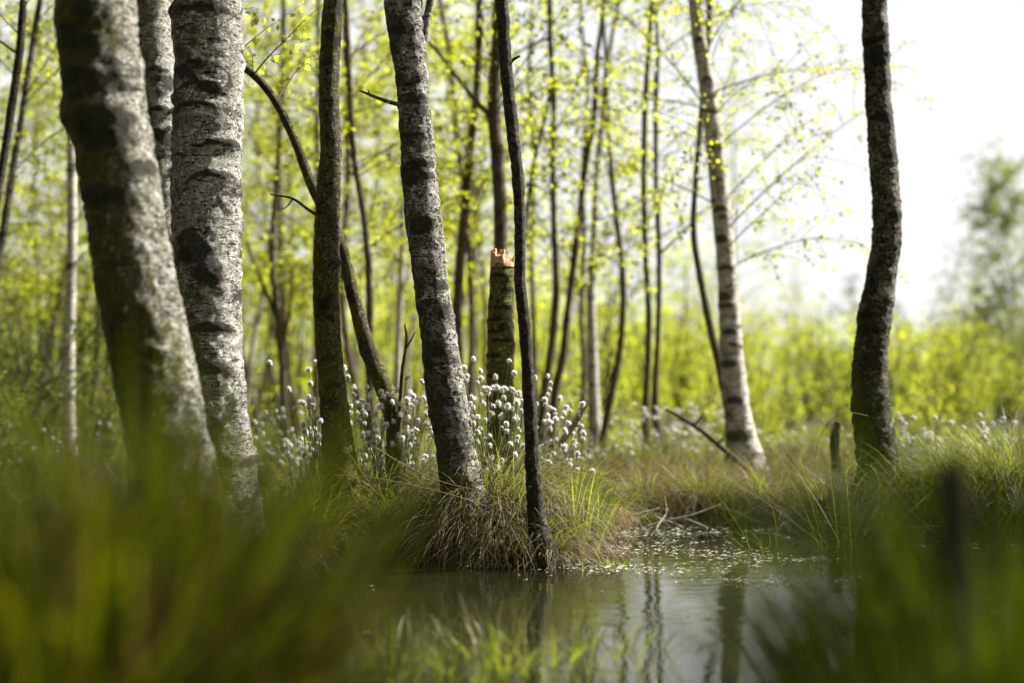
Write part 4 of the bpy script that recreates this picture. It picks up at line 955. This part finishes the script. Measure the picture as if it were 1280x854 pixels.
# long dry blades arching across the tussock
for i, (pp, lab) in enumerate([([(418,594),(470,598),(520,608),(575,622),(630,642),(662,660)], 'long pale dry blade arching across the foot of the central birch'),
                         ([(470,560),(500,578),(545,600),(590,612),(640,622)], 'second long dry blade crossing above the pale arching one'),
                         ([(1085,520),(1060,516),(1040,524),(1025,548),(1016,590)], 'bleached dry blade bowed down left of the S-curved trunk')]):
    d = 4.25 if i < 2 else 5.2
    q = catmull(np.array([[*at(a, b, d), 0.0013] for a, b in pp]), 24)
    V, Fc = batch_tubes(q[None, :, :3], q[None, :, 3], 4); loc = q[0, :3]
    tag(build('dry_blade', V, Fc, M['straw'], loc=loc), lab, 'grass blade')

# floating litter, its pale flakes also standing in for sky glints on the water
rg = np.random.default_rng(15)
n = 9000
px = rg.uniform(420, 1300, n); d = 2.7 + 3.0 * rg.uniform(0, 1, n) ** 0.55
x = (px - 640) / F * d; f = land(x, d)
ok = (f < 0.0) & (rg.uniform(0, 1, n) < np.exp(f / np.where(px > 720, 0.22, 0.10)) * (0.3 + 0.7 * (vnoise(np.stack([x * 3, d * 6, x * 0], -1)) > 0)) + 0.005)
P = np.stack([x, d, np.full(n, 0.004)], -1)[ok]; N = len(P)
a = rg.uniform(0, 6.28, N); s = rg.uniform(0.002, 0.006, N) * rg.uniform(0.8, 2.6, N)
u1 = np.stack([np.cos(a), np.sin(a), rg.normal(size=N) * 0.12], -1); u2 = np.stack([-np.sin(a), np.cos(a), rg.normal(size=N) * 0.12], -1)
el = rg.uniform(0.25, 0.8, N)[:, None]; s = s[:, None]
V = np.stack([P - u1 * s, P - u2 * s * el + np.array([0, 0, 0.001]), P + u1 * s, P + u2 * s * el + np.array([0, 0, 0.002])], 1).reshape(-1, 3)
Vl = [V]
n = 1500; cx = rg.uniform(735, 1000, 26); cd = rg.uniform(3.9, 5.7, 26); k = rg.integers(0, 26, n)
px = cx[k] + rg.normal(size=n) * 38; d = cd[k] + rg.normal(size=n) * 0.05; x = (px - 640) / F * d
ok = land(x, d) < -0.01; x, d = x[ok], d[ok]; M_ = len(x)
P = np.stack([x, d, np.full(M_, 0.004)], -1); a = rg.normal(size=M_) * 0.5; s = (rg.uniform(0.0015, 0.0055, M_) * rg.uniform(0.8, 2.2, M_))[:, None]
u1 = np.stack([np.cos(a), np.sin(a), rg.normal(size=M_) * 0.1], -1); u2 = np.stack([-np.sin(a), np.cos(a), rg.normal(size=M_) * 0.1], -1); el = rg.uniform(0.3, 0.9, M_)[:, None]
Vl.append(np.stack([P - u1 * s, P - u2 * s * el + [0, 0, 0.001], P + u1 * s, P + u2 * s * el + [0, 0, 0.002]], 1).reshape(-1, 3))
V = np.concatenate(Vl); N = len(V) // 4
tag(build('litter_and_glints', V, [np.arange(N * 4).reshape(N, 4)], M['litter'], smooth=False), 'scraps of dead leaf and pale painted glints floating near the shore', 'leaf litter', kind='stuff')
